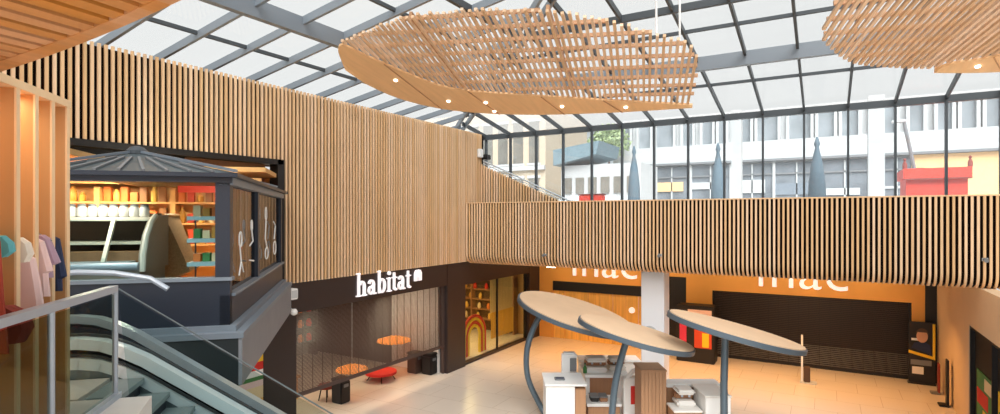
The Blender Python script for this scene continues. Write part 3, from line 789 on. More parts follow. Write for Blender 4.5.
# ================================================================== LOWER LEFT SHOP
def grille(name, x, y0, y1, z0, z1, m, pitch, bar, axis='y', label='', xb=None):
    t = thing(name, (x, (y0+y1)/2, z0) if axis == 'y' else ((y0+y1)/2, x, z0), label, 'roller shutter')
    s = MB(); z = z0+.1
    while z < z1:
        if axis == 'y': s.box((x-.012, y0, z), (x+.012, y1, z+bar))
        else: s.box((y0, x-.012, z), (y1, x+.012, z+bar))
        z += pitch
    yy = y0+.3
    while yy < y1:
        if axis == 'y': s.box((x-.008, yy, z0), (x+.008, yy+.012, z1))
        else: s.box((yy, x-.008, z0), (yy+.012, x+.008, z1))
        yy += .35
    s.build('grille', m, t)
    s = MB()
    if axis == 'y': s.box((x-.03, y0, z0), (x+.03, y1, z0+.1))
    else: s.box((y0, x-.03, z0), (y1, x+.03, z0+.1))
    s.build('bottom_bar', 'black' if axis == 'x' else 'shutter', t)
    for e in (y0, y1):
        s = MB()
        lo = FL
        if axis == 'y': s.box((x-.05, e-.04, lo), (x+.05, e+.04, z1))
        else: s.box((e-.04, x-.05, lo), (e+.04, x+.05, z1))
        s.build('guide_rail', 'shutter' if axis == 'y' else 'black', t)
    return t
grille('shop_shutter', WX-.2, 9.98, 16.68, -4.82, -2.52, 'shutter', .036, .0165, 'y', 'half lowered brown grille shutter below the white serif shop name')
grille('shop_shutter', FY+.14, -4.02, 2.58, FL, -3.03, 'darkshutter', .07, .036, 'x', 'closed dark grille shutter in the orange wall')
# things inside the shuttered shop
def stool(name, c, r, h, m, label, cat):
    t = thing(name, c, label, cat)
    x, y, z = c
    MB().lathe([(r*.8, h-.12), (r, h-.1), (r, h-.02), (r*.9, h)], c, 18).build('seat', m, t)
    for k in range(4):
        a_ = PI/4+k*PI/2
        MB().tube([(x+r*.6*math.cos(a_), y+r*.6*math.sin(a_), z+h-.11), (x+r*.9*math.cos(a_), y+r*.9*math.sin(a_), z)], .02, 6).build('leg', 'black', t)
    return t
p = onZ(381, 380, FL); stool('pouf', (p.x, p.y, FL), .55, .34, 'redcloth', 'low red round seat on the floor behind the half lowered shutter', 'seat')
p = onZ(327, 400, FL); stool('side_stool', (p.x, p.y, FL), .28, .5, 'rosered', 'dark red stool under the left end of the shutter', 'stool')
def bin_(c, m, label):
    t = thing('waste_bin', c, label, 'bin'); x, y, z = c
    MB().rbox((x-.22, y-.2, z), (x+.22, y+.2, z+.68), .03).build('body', m, t)
    MB().rbox((x-.23, y-.21, z+.68), (x+.23, y+.21, z+.78), .03).build('lid', 'black', t)
    MB().rbox((x+.2, y-.1, z+.5), (x+.235, y+.1, z+.6), .01).build('flap', 'grey', t)
p = onZ(439, 371, FL); bin_((p.x-.1, p.y-.45, FL), 'black', 'black bin beside the white side wall at the shutter end')
p = onZ(429, 367, FL); bin_((p.x+.0, p.y-.85, FL), 'shutter', 'dark brown bin behind the black bin at the shutter end')
p = onZ(341, 402, FL); bin_((p.x, p.y, FL), 'black', 'black bin standing beside the dark red stool')
def pendant(c, r, label, m='orangelamp'):
    t = thing('pendant_lamp', c, label, 'pendant lamp'); x, y, z = c
    MB().lathe([(r, 0), (r*.98, .05), (r*.5, .14), (.05, .2)], c, 24).build('lamp_shade', m, t)
    MB().tube([(x, y, z+.18), (x, y, -2.3)], .018, 6).build('cord', 'lightgrey', t)
p = onX(394, 341, -13.8); pendant(tuple(p), .62, 'wide glowing orange pendant lamp in the shuttered shop')
p = onX(352, 370, -13.0); pendant(tuple(p), .5, 'lower orange glowing pendant lamp over the dim display')
# shelves and sofas in the dim shop
for i, (y0, lb) in enumerate(((10.2, 'dim display shelf at the left end of the shuttered shop'), (12.4, 'dim display shelf in the middle of the shuttered shop'), (14.5, 'dim display shelf at the right of the shuttered shop'))):
    t = thing('display_shelf', (-18.3, y0+.9, FL), lb, 'shelf')
    for z in (-5.2, -4.6, -4.0, -3.4): MB().box((-18.9, y0, z), (-18.4, y0+1.8, z+.05)).build('shelf', 'brown', t)
    for e in (y0, y0+1.75): MB().box((-18.9, e, FL), (-18.4, e+.05, -3.0)).build('side_panel', 'brown', t)
    for j in range(4):
        for z in (-5.15, -4.55, -3.95):
            o = MB().lathe([(.08, .001), (.12, .1), (.1, .25), (.04, .33)], (-18.6, y0+.25+.42*j, z), 10).build('vase', ['goods0', 'redcloth', 'goods3', 'goods1'][(j+i) % 4])
            tag(o, 'small vase on the ' + lb, 'vase', 'vases in the shuttered shop')
t = thing('table', (-15.0, 11.4, FL), 'low wooden table with red cloth in the dim shop', 'table')
MB().rbox((-15.6, 10.7, FL+.66), (-14.4, 12.1, FL+.74), .02).build('tabletop', 'shelfwood', t)
for sx in (-15.5, -14.5):
    for sy in (10.8, 12.0): MB().box((sx-.03, sy-.03, FL), (sx+.03, sy+.03, FL+.66)).build('leg', 'shelfwood', t)
# white serif lettering
def lettering(name, M4, glyphs, unit, depth, m, label, extra=None):
    s = MB(); x = 0
    for gl in glyphs:
        wd, parts = gl
        for pt in parts:
            if pt[0] == 'b': s.box(((x+pt[1])*unit, pt[2]*unit, 0), ((x+pt[3])*unit, pt[4]*unit, depth), M4)
            elif pt[0] == 'q': s.prism([((x+a_)*unit, b_*unit, 0) for a_, b_ in pt[1]], M4.to_3x3() @ Vector((0, 0, 0)) if False else (0, 0, depth), M4)
            else:
                _, cx_, cy_, rx_, ry_, a0, a1, t0, t1 = pt
                N = 16
                for i in range(N):
                    ff, f2 = i/N, (i+1)/N
                    A, B = R(a0+(a1-a0)*ff), R(a0+(a1-a0)*f2)
                    def wdt(an): return t0+(t1-t0)*abs(math.cos(an))
                    P = []
                    for an, o in ((A, 1), (B, 1), (B, 0), (A, 0)):
                        w0 = wdt(an) if o == 0 else 0
                        P.append(((x+cx_+(rx_-w0)*math.cos(an))*unit, (cy_+(ry_-(w0 if abs(ry_) > w0 else 0))*math.sin(an))*unit, 0))
                    s.prism(P, (0, 0, depth), M4)
        x += wd
    return s, x
ST_ = .2
ST_ = .17
g_h = (.92, [('b', .12, 0, .12+ST_, 1.55), ('b', 0, 0, .44, .08), ('b', 0, 1.47, .3, 1.55), ('a', .48, .62, .28, .4, 0, 150, .09, .2), ('b', .56, 0, .76, .64), ('b', .46, 0, .88, .08)])
g_a = (.82, [('b', .42, .1, .62, .68), ('a', .33, .66, .29, .36, 0, 160, .1, .2), ('a', .3, .3, .26, .3, 40, 330, .1, .18), ('b', .5, 0, .76, .1), ('b', .3, .5, .5, .6)])
g_b = (.88, [('b', .12, 0, .12+ST_, 1.55), ('b', 0, 1.47, .3, 1.55), ('a', .44, .5, .34, .52, -150, 150, .1, .2)])
g_i = (.46, [('b', .12, 0, .12+ST_, .98), ('b', 0, 0, .44, .08), ('b', 0, .9, .3, .98), ('a', .22, 1.3, .14, .14, 0, 360, .13, .13)])
g_t = (.54, [('b', .14, .12, .14+ST_, 1.3), ('b', 0, .9, .5, .98), ('a', .36, .2, .2, .2, 180, 330, .1, .18)])
o = onX(356, 302, WX); e = onX(411, 293, WX)
Wd = (e-o).y
tw = sum(g[0] for g in (g_h, g_a, g_b, g_i, g_t, g_a, g_t))
unit = Wd/tw
o.z = -2.37
zx = (onX(357, 279, WX).z-onX(357, 302.5, WX).z)
M4 = Matrix(((0, 0, 1, WX-.02), (1, 0, 0, o.y), (0, zx/1.55/unit, 0, o.z), (0, 0, 0, 1)))
s, tot = lettering('x', M4, (g_h, g_a, g_b, g_i, g_t, g_a, g_t), unit, .05, 'lit', '')
t = thing('shop_name_sign', (WX, o.y+Wd/2, o.z), 'white lit serif letters of the shop name on the dark fascia', 'sign')
s.build('lettering', 'lit', t)
# small raised emblem: a house-shaped heart outline
s = MB(); ey = o.y+Wd+.36; ez = onX(416, 281, WX).z
s.prism([(WX-.02, ey+a_, ez+b_) for a_, b_ in ((-.19, 0), (-.04, 0), (-.04, .13), (.04, .13), (.04, 0), (.19, 0), (.19, .26), (.13, .36), (.04, .38), (0, .34), (-.04, .38), (-.13, .36), (-.19, .26))], (.05, 0, 0))
s.build('emblem', 'lit', t)
# glazed shop right of the pillar
t = thing('shop_window', (WX-.2, 20.6, FL), 'tall glass shop window with warm yellow interior', 'shop window', kind='structure')
MB().box((WX-.21, 17.9, FL+.08), (WX-.19, 23.3, -2.62)).build('pane', 'glass', t)
for yv in (17.95, 20.6, 23.25): MB().box((WX-.24, yv-.03, FL+.08), (WX-.16, yv+.03, -2.62)).build('mullion', 'black', t)
def curtain(y0, y1, x, z0, z1, m, label):
    s = MB(); n = 48; vs = []; dd = (.06)
    for i in range(n+1):
        yv = y0+(y1-y0)*i/n; xo = x+dd*math.sin(i*1.3)
        vs += [(xo, yv, z0), (xo, yv, z1)]
    vs += [(v[0]-.02, v[1], v[2]) for v in vs]
    k = 2*(n+1); fs = []
    for i in range(n):
        fs += [(2*i, 2*i+2, 2*i+3, 2*i+1), (k+2*i, k+2*i+1, k+2*i+3, k+2*i+2)]
    s.add(vs, fs, sm=True); tag(s.build('curtain', m), label, 'curtain')
curtain(21.2, 23.25, -12.9, FL+1.45, -2.7, 'paleochre', 'pale yellow hanging curtain in the upper part of the warm shop window')
curtain(21.2, 23.25, -12.85, FL+.35, FL+1.5, 'ocher', 'golden drape under the pale curtain in the warm shop window')
t = thing('wall_shelving', (-15.5, 24, FL), 'warm brown shelving at the back of the glazed shop', 'shelf')
for z in (-5.2, -4.7, -4.2, -3.7, -3.2): MB().box((-18.2, 23.85, z), (-13.2, 24.25, z+.05)).build('shelf', 'brownfront', t)
for xv in (-18.2, -16.95, -15.7, -14.45, -13.25): MB().box((xv, 23.85, FL), (xv+.06, 24.25, -2.8)).build('upright', 'brownfront', t)
MB().box((-18.2, 24.25, FL), (-13.2, 24.29, -2.8)).build('back_panel', 'brown', t)
random.seed(5)
for z in (-5.15, -4.65, -4.15, -3.65, -3.15):
    x = -17.9
    while x < -13.5:
        o = MB().lathe([(.07, 0), (.1, .08), (.08, .22), (.03, .3)], (x, 24.0, z), 10).build('shelf_vase', random.choice(['goods0', 'goods1', 'goods5', 'goods3', 'redcloth']))
        tag(o, 'small vase on the warm brown shelving of the glazed shop', 'vase', 'vases in the glazed shop'); x += .5+random.random()*.3
# striped ring toy / rainbow arch
rc = onX(474, 338, -12.8)
t = thing('striped_arch', (rc.x, rc.y, FL), 'arched red and yellow striped display behind the warm shop window', 'display')
for r_, m in ((.86, 'redcloth'), (.72, 'yellow'), (.58, 'redcloth'), (.44, 'yellow')):
    pts = [(rc.x, rc.y+r_*math.cos(R(a_)), FL+.75+r_*math.sin(R(a_))) for a_ in range(0, 181, 12)]
    pts = [(rc.x, rc.y+r_, FL)]+pts+[(rc.x, rc.y-r_, FL)]
    MB().tube(pts, .065, 8).build('band', m, t)
p = onX(500, 345, -13.9); stool('pouf', (p.x, p.y, FL), .4, .45, 'ocher', 'golden round pouf below the curtains in the warm shop', 'seat')
# striped poster under the pavilion, left of dark pillar
t = thing('striped_banner', (WX-.02, 8.35, -4.4), 'colourful banner with yellow red white and green stripes left of the dark pillar', 'banner')
zz = [(-4.45, -4.15, 'goods3'), (-4.15, -4.0, 'palepink'), (-4.0, -3.9, 'green'), (-3.9, -3.75, 'white'), (-3.75, -3.55, 'redcloth'), (-3.55, -3.3, 'yellow')]
for a_, b_, m in zz: MB().box((WX-.04, 7.6, a_), (WX-.01, 8.93, b_)).build('stripe_panel', m, t)
w = MB(); w.box((WX-.06, 6.5, -5.2), (WX-.04, 8.95, -3.0)); structure(w, 'window_3', 'orangewood', 'warm orange window left of the dark pillar', 'window')

# ================================================================== LIT SHOP SIGNS ON THE ORANGE WALL
def text_mesh(body, width, depth, mx, m, parent, name):
    cu = bpy.data.curves.new(name, 'FONT'); cu.body = body; cu.size = 1; cu.extrude = .02; cu.offset = -.008; cu.resolution_u = 4
    ob = bpy.data.objects.new(name, cu); C.objects.link(ob)
    dg = bpy.context.evaluated_depsgraph_get(); me = bpy.data.meshes.new_from_object(ob.evaluated_get(dg))
    bpy.data.objects.remove(ob)
    xs = [v.co.x for v in me.vertices]; x0, x1 = min(xs), max(xs); sc = width/(x1-x0)
    inv = WM[parent.name].inverted()
    for v in me.vertices: v.co = inv @ (mx @ Vector(((v.co.x-x0)*sc, v.co.y*sc, (v.co.z/.02*.5+.5)*depth)))
    me.materials.clear(); me.materials.append(M[m])
    o = bpy.data.objects.new(name, me); C.objects.link(o); o.parent = parent; WM[o.name] = WM[parent.name]
    return o
for x0, wd, lb in ((-10.35, 3.15, 'white lit shop letters over the orange panel doors'), (-2.42, 3.12, 'white lit shop letters over the dark grille shutter')):
    t = thing('shop_letter_sign', (x0+wd/2, FY, -2.74), lb, 'sign')
    mx = frame((x0, FY-.01, -2.75), (1, 0, 0), (0, 0, 1))
    text_mesh('fnac', wd, .09, mx, 'lit', t, 'lettering')

# ================================================================== RIGHT SIDE STANDS
# portrait poster stand
t = thing('poster_stand', (2.85, 23.75, FL), 'dark poster stand with a portrait beside the cream wall', 'poster stand')
X0, X1, PYY = 2.48, 3.22, 23.9
MB().box((X0, PYY, FL+.05), (X1, PYY+.06, FL+2.15)).build('panel', 'black', t)
MB().box((X0-.02, PYY-.04, FL), (X1+.02, PYY+.12, FL+.06)).build('foot', 'black', t)
s = MB(); s.add([(X0, PYY-.012, FL+1.12), (X1, PYY-.012, FL+.82), (X1, PYY-.012, FL+.98), (X0, PYY-.012, FL+1.26)], [(0, 1, 2, 3)]); s.prism([(X0, PYY-.012, FL+1.06), (X1, PYY-.012, FL+.88), (X1, PYY-.012, FL+.98), (X0, PYY-.012, FL+1.16)], (0, .01, 0)); s.v = s.v[4:]; s.f = [[i-4 for i in f] for f in s.f[1:]]; s.m = s.m[1:]; s.smooth = s.smooth[1:]
s.build('yellow_band', 'yellow', t)
MB().box((X1-.07, PYY-.01, FL+.9), (X1, PYY, FL+2.1)).build('yellow_band', 'yellow', t)
MB().lathe([(0, -.015), (.16, -.01), (.16, .01), (0, .015)], mx=Matrix.Translation((2.86, PYY-.01, FL+1.66)) @ Matrix.Rotation(R(90), 4, 'X') @ Matrix.Scale(1.35, 4, (0, 1, 0))).build('portrait_face', 'skin', t)
s = MB(); s.prism([(2.86+.18*math.cos(R(a_)), PYY-.03, FL+1.72+.22*math.sin(R(a_))) for a_ in range(-5, 186, 15)]+[(2.72, PYY-.03, FL+1.80), (2.99, PYY-.03, FL+1.80)], (0, .008, 0)); s.build('portrait_hair', 'brown', t)
s = MB(); s.prism([(2.56, PYY-.008, FL+1.24), (3.12, PYY-.008, FL+1.04), (3.08, PYY-.008, FL+1.38), (2.88, PYY-.008, FL+1.5), (2.64, PYY-.008, FL+1.42)], (0, .006, 0)); s.build('portrait_clothing', 'navycloth', t)
MB().box((X0+.08, PYY-.008, FL+1.5), (X0+.3, PYY, FL+1.58)).build('caption_block', 'white', t)
MB().box((X0+.1, PYY-.008, FL+.35), (X0+.42, PYY, FL+.6)).build('caption_block', 'offwhite', t)
MB().box((X0+.06, PYY-.008, FL+.66), (X1-.1, PYY, FL+.84)).build('caption_block', 'grey', t)
# leaning roll-ups against the cream wall
def totem(name, c, h, wd, m, m2, label):
    t = thing(name, c, label, 'stand'); x, y, z = c
    MB().rbox((x-.05, y-wd/2, z+.05), (x, y+wd/2, z+h), .01).build('panel', m, t)
    MB().rbox((x-.25, y-wd/2-.03, z), (x+.02, y+wd/2+.03, z+.06), .02).build('foot', m2, t)
    return t
totem('floor_totem', (3.22, 21.55, FL), 1.42, .3, 'black', 'black', 'slim black totem standing against the cream wall')
totem('leaflet_stand', (3.2, 22.9, FL), 1.0, .25, 'rosered', 'grey', 'low brown leaflet stand between the portrait poster and slim black totem')
# posters in the right shop window
def poster(y0, y1, z0, z1, cols, label):
    t = thing('window_poster', (RX+.08, (y0+y1)/2, z0), label, 'poster')
    MB().box((RX+.09, y0, z0), (RX+.11, y1, z1)).build('sheet', cols[0], t)
    k = 0
    for a_, b_, c_, d_ in ((.1, .1, .6, .4), (.3, .45, .95, .7), (.05, .75, .5, .95)):
        MB().box((RX+.08, y0+(y1-y0)*a_, z0+(z1-z0)*b_), (RX+.09, y0+(y1-y0)*c_, z0+(z1-z0)*d_)).build('colour_block', cols[1+k], t); k += 1
poster(17.2, 18.9, FL+.3, -3.95, ('green', 'yellow', 'redcloth', 'goods3'), 'tall green and yellow poster inside the right shop window')
poster(14.6, 16.8, FL+.3, -4.0, ('yellow', 'redcloth', 'green', 'goods1'), 'yellow and red poster at the near end of the right shop window')
# thin pole sign in the middle of the hall
p = onZ(803, 382, FL)
t = thing('pole_sign', (p.x, p.y, FL), 'slim white pole on a flat base before the dark shutter', 'stand')
MB().rbox((p.x-.1, p.y-.2, FL), (p.x+.42, p.y+.2, FL+.03), .01).build('base', 'lightgrey', t)
MB().box((p.x-.06, p.y-.03, FL+.03), (p.x, p.y+.03, FL+1.65)).build('pole', 'white', t)
MB().rbox((p.x+.02, p.y-.12, FL+.03), (p.x+.22, p.y+.12, FL+.55), .02).build('box', 'brown', t)
# photo kiosk behind column
kx, ky = -4.45, 23.3
t = thing('photo_kiosk', (kx, ky, FL), 'dark self service kiosk with magenta side right of the column', 'kiosk')
MB().rbox((kx-.75, ky-.35, FL), (kx+.7, ky+.4, FL+2.25), .03).build('cabinet', 'black', t)
MB().box((kx-.62, ky-.37, FL+.7), (kx-.35, ky-.35, FL+1.85)).build('magenta_panel', 'magenta', t)
MB().box((kx-.3, ky-.38, FL+1.75), (kx+.6, ky-.35, FL+2.1)).build('header_panel', 'palepink', t)
MB().box((kx-.05, ky-.38, FL+.6), (kx+.6, ky-.35, FL+1.35)).build('screen', 'goods2', t)
MB().box((kx+.25, ky-.39, FL+.65), (kx+.5, ky-.38, FL+1.2)).build('yellow_block', 'yellow', t)

# ================================================================== KIOSK WITH DISC PARASOLS
def disc_parasol(name, center, r1, r2, roll, pitch, yaw, stempts, label):
    t = thing(name, (stempts[-1][0], stempts[-1][1], FL), label, 'parasol', None)
    # camera-aligned axes of the plaza: right vector and forward vector of the kiosk row
    mx = Matrix.Translation(center) @ Matrix.Rotation(yaw, 4, 'Z') @ Matrix.Rotation(roll, 4, 'Y') @ Matrix.Rotation(pitch, 4, 'X')
    sc = Matrix.Scale(r2/r1, 4, (0, 1, 0))
    MB().lathe([(r1*.6, -.05), (r1*.93, -.03), (r1*.97, .02), (r1*.97, .06), (r1*.5, .085), (.01, .09)], (0, 0, 0), 56, mx @ sc).build('disc', 'disc', t)
    s = MB(); s.lathe([(r1*.95, -.10), (r1, -.08), (r1, .03), (r1*.965, .035)], (0, 0, 0), 56, mx @ sc); s.build('rim', 'rim', t)
    MB().lathe([(.02, -.10), (r1*.95, -.085), (r1*.95, -.05), (.02, -.05)], (0, 0, 0), 56, mx @ sc).build('underside', 'rim', t)
    fine = []
    for i in range(len(stempts)-1):
        q0, q1, q2, q3 = [Vector(stempts[max(0, min(len(stempts)-1, i+k))]) for k in (-1, 0, 1, 2)]
        for j in range(6):
            h = j/6; fine.append(.5*((2*q1)+(q2-q0)*h+(2*q0-5*q1+4*q2-q3)*h*h+(3*q1-q0-3*q2+q3)*h**3))
    fine.append(Vector(stempts[-1])); stempts = fine
    # arms under disc
    hub = mx @ Vector((0, 0, -.1))
    MB().tube(stempts, [.085]*len(stempts), 12).build('stem', 'stem', t)
    for k in range(3):
        a_ = k*2*PI/3+.4
        MB().tube([Vector(stempts[0])-Vector((0, 0, .12)), mx @ Vector((r1*.55*math.cos(a_), r2*.55*math.sin(a_), -.11))], .03, 6).build('bracket', 'stem', t)
    return t
def CW(u, v, s): r = ray(u, v); return r*s          # point seen at (u,v) at camera depth s
YAW = R(30.3)
def stem_from(uvs, s):
    return [CW(u, v, s) for u, v in uvs]
S1, S2_, S3 = 16.4, 13.7, 13.1
c1 = CW(576, 313, S1)
disc_parasol('disc_parasol', c1, 1.78, 1.75, R(15), R(6), YAW, [CW(546, 307, S1), CW(535, 325, S1-.1), CW(527, 350, S1-.2), CW(528, 378, S1-.2), CW(540, 405, S1-.2), tuple(onZ(548, 418, FL))],
             'leftmost wooden disc parasol on a curved grey stem')
c2 = CW(636, 334, S2_)
disc_parasol('disc_parasol', c2, 1.46, 1.1, R(14.5), R(3), YAW, [CW(628, 336, S2_), CW(623, 352, S2_), CW(616, 380, S2_), CW(612, 414, S2_), tuple(onZ(611, 451, FL))],
             'middle wooden disc parasol over the white kiosk')
c3 = CW(736, 331, S3)
disc_parasol('disc_parasol', c3, 1.64, 1.05, R(14.5), R(3), YAW, [CW(725, 331, S3), CW(725, 345, S3), CW(724, 380, S3), CW(724, 414, S3), tuple(onZ(724, 462, FL))],
             'rightmost wooden disc parasol with a straight grey stem')
# kiosk pieces: local frame aligned with the camera bearing (K: right, D: away)
KR = Vector((CA, SA, 0)); KD = Vector((-SA, CA, 0))
MK = Matrix(((KR.x, KD.x, 0, 0), (KR.y, KD.y, 0, 0), (0, 0, 1, 0), (0, 0, 0, 1)))
def ku(u, s): return (u-500)/F*s
def zv(v, s): return (HZ-v)/F*s
def kbox(t, nm, u0, u1, s0, s1, z0, z1, m, bev=.02):
    return MB().rbox((ku(u0, s0), s0, z0), (ku(u1, s0), s1, z1), bev, MK).build(nm, m, t)
def kthing(name, u, s, label, cat, group=None):
    v = KR*ku(u, s)+KD*s
    return thing(name, (v.x, v.y, FL), label, cat, group)
# left white cabinet
t = kthing('kiosk_cabinet', 560, 14.6, 'white cabinet with oak side at the left end of the kiosk', 'cabinet')
kbox(t, 'body', 546, 575, 14.6, 15.6, FL, zv(386, 14.6), 'white'); kbox(t, 'side_panel', 575.3, 586, 14.65, 15.6, FL, zv(389, 14.65), 'oak')
kbox(t, 'top', 545, 587, 14.55, 15.7, zv(386, 14.6), zv(384, 14.6), 'white', .008)
t = kthing('menu_panel', 570, 15.9, 'white upright menu panel behind the left kiosk cabinet', 'panel')
kbox(t, 'frame', 562, 577, 15.9, 16.15, FL, zv(353, 15.9), 'white', .05); kbox(t, 'picture', 570, 576.5, 15.86, 15.9, zv(371, 15.9), zv(358, 15.9), 'grey', .005)
kbox(t, 'lower_panel', 570, 577, 15.86, 15.9, zv(388, 15.9), zv(372, 15.9), 'brownfront', .005)
# middle counter
t = kthing('kiosk_counter', 602, 16.2, 'white kiosk counter with brown wooden front panel', 'counter')
kbox(t, 'body', 586, 628, 16.2, 17.0, FL, zv(377, 16.2), 'white'); kbox(t, 'front_panel', 590, 617, 16.14, 16.2, zv(395, 16.2), zv(377, 16.2), 'brownfront', .01)
kbox(t, 'top', 585, 630, 16.1, 17.4, zv(377, 16.2), zv(374, 16.2), 'white', .01)
t = kthing('work_shelf', 602, 15.2, 'low white work shelf before the brown kiosk counter', 'shelf')
kbox(t, 'board', 587, 622, 15.2, 16.0, zv(407, 15.2), zv(404, 15.2), 'white', .01); kbox(t, 'cabinet', 588, 620, 15.3, 16.0, FL, zv(407, 15.2), 'oak', .01)
for u, lb in ((595, 'dark tray at the left of the low white work shelf'), (604, 'small brown box in the middle of the low white work shelf')):
    t = kthing('tray', u, 15.5, lb, 'tray'); t.location.z = zv(404, 15.2)
    WM[t.name] = Matrix.Translation(t.location)
    kbox(t, 'body', u-4, u+4, 15.35, 15.7, zv(404, 15.2), zv(404, 15.2)+.12, 'black' if u < 600 else 'brownfront', .02)
    kbox(t, 'rim', u-4.3, u+4.3, 15.33, 15.72, zv(404, 15.2)+.12, zv(404, 15.2)+.15, 'grey', .01)
# machines on the counter
def machine(u, s, z, w_, h_, label, m='white'):
    t = kthing('coffee_machine', u, s, label, 'coffee machine'); t.location.z = z; WM[t.name] = Matrix.Translation(t.location)
    x = ku(u, s)
    MB().rbox((x-w_/2, s, z), (x+w_/2, s+.5, z+h_*.35), .04, MK).build('base', m, t)
    MB().rbox((x-w_/2, s+.22, z+h_*.3), (x+w_/2, s+.5, z+h_*.75), .04, MK).build('back', 'brownfront', t)
    MB().rbox((x-w_/2, s-.02, z+h_*.72), (x+w_/2, s+.52, z+h_), .06, MK).build('hood', m, t)
    for dx in (-w_*.2, w_*.2):
        MB().tube([MK @ Vector((x+dx, s+.1, z+h_*.72)), MK @ Vector((x+dx, s+.1, z+h_*.55))], .03, 8).build('spout', 'chrome', t)
machine(597, 16.3, zv(374, 16.2), .62, .42, 'white coffee machine on the left of the brown fronted counter')
machine(618, 16.5, zv(374, 16.2), .5, .36, 'smaller white coffee machine behind the middle parasol stem', 'offwhite')
t = kthing('syrup_bottle', 583, 16.3, 'small dark green bottle left of the white coffee machine', 'bottle'); zc = zv(374, 16.2)
b0 = MK @ Vector((ku(585, 16.3), 16.3, zc)); t.location = b0; WM[t.name] = Matrix.Translation(b0)
MB().lathe([(.05, 0), (.055, .02), (.055, .16), (.02, .22), (.02, .27)], b0, 10).build('body', 'green', t); MB().lathe([(.024, .27), (.024, .3)], b0, 8).build('cap', 'black', t)
# back counter
t = kthing('back_counter', 615, 18.3, 'long white rear counter of the kiosk', 'counter')
kbox(t, 'body', 580, 640, 18.3, 18.9, FL, zv(362, 18.3), 'offwhite'); kbox(t, 'top', 579, 641, 18.25, 18.95, zv(362, 18.3), zv(360, 18.3), 'white', .01)
# panel with red
t = kthing('menu_panel', 632, 15.2, 'white angled panel with a red strip beside the oak tower', 'panel')
kbox(t, 'frame', 624, 641, 15.2, 15.5, FL, zv(378, 15.2), 'white', .03); kbox(t, 'red_strip', 631, 635, 15.17, 15.2, zv(404, 15.2), zv(386, 15.2), 'redcloth', .005)
s = MB(); s.tube([MK @ Vector((ku(624, 15.3), 15.3, zv(388, 15.3))), MK @ Vector((ku(627, 15.3), 15.3, zv(378, 15.3))), MK @ Vector((ku(633, 15.3), 15.3, zv(371, 15.3))), MK @ Vector((ku(642, 15.3), 15.3, zv(367, 15.3)))], .06, 8); s.build('curved_arm', 'white', t)
# oak tower
t = kthing('oak_tower', 654, 14.4, 'square oak slatted tower block in the kiosk', 'cabinet')
z1 = zv(372, 14.4)
s = MB()
for i in range(7):
    ua = 641+i*3.6; s.rbox((ku(ua, 14.4), 14.37, FL), (ku(ua+3.4, 14.4), 14.42, z1), .005, MK)
s.build('slatted_front', 'oak', t)
kbox(t, 'body', 641, 666.3, 14.43, 15.1, FL, z1, 'oak', .01); kbox(t, 'top', 640.5, 667, 14.36, 15.15, z1, z1+.06, 'oak', .01)
# right counter
t = kthing('kiosk_counter', 695, 14.6, 'white topped counter running right from the oak tower', 'counter')
zt = zv(384, 14.6)
kbox(t, 'top', 666.5, 722, 14.6, 15.1, zt-.10, zt, 'white', .02); kbox(t, 'front_panel', 667, 676, 14.66, 15.0, FL, zt-.1, 'oak', .01)
kbox(t, 'back_panel', 676, 722, 14.95, 15.0, FL, zt-.1, 'brownfront', .01)
t = kthing('kiosk_cabinet', 717, 13.6, 'white cabinet at the right end of the kiosk', 'cabinet')
z1 = zv(397, 13.6)
kbox(t, 'body', 706, 731, 13.6, 14.5, FL, z1, 'white', .02); kbox(t, 'top', 705, 732, 13.55, 14.55, z1, z1+.04, 'offwhite', .01)
t = kthing('work_shelf', 690, 13.7, 'low white shelf between oak tower and right cabinet', 'shelf')
z1 = zv(411, 13.7)
kbox(t, 'board', 674, 703, 13.7, 14.33, z1-.05, z1, 'offwhite', .01); kbox(t, 'cabinet', 675, 702, 13.75, 14.33, FL, z1-.05, 'oak', .01)
def machine2():
    u, s_ = 687, 13.95
    machine(u, s_, zv(411, 13.7), .46, .42, 'grey and white coffee machine under the right kiosk counter', 'offwhite')
machine2()
# small monitor on left cabinet
t = kthing('card_terminal', 560, 15.0, 'small grey card terminal on the left white cabinet', 'terminal'); zc = zv(384, 14.6)
b0 = Vector((0, 0, 0)); t.location.z = zc; WM[t.name] = Matrix.Translation(t.location)
kbox(t, 'body', 555, 565, 14.9, 15.1, zc, zc+.05, 'grey', .01); kbox(t, 'screen', 556, 564, 14.92, 15.02, zc+.05, zc+.055, 'navycloth', .002)

# ================================================================== SMALL FIXTURES
def spot(c, label):
    t = thing('spotlight', c, label, 'spotlight'); x, y, z = c
    MB().box((x-.06, y-.02, z+.02), (x+.06, y+.0, z+.1)).build('bracket', 'lightgrey', t)
    MB().tube([(x, y-.03, z+.06), (x, y-.16, z+.04)], .05, 10).build('head', 'grey', t)
for (u, v, lb) in ((545, 258, 'small grey spotlight at the left of the parapet foot'), (660, 257, 'small grey spotlight on the parapet above the white column'), (985, 262, 'small grey spotlight at the right end of the parapet')):
    p = onY(u, v, PY); spot((p.x, PY, max(p.z, -1.40)), lb)
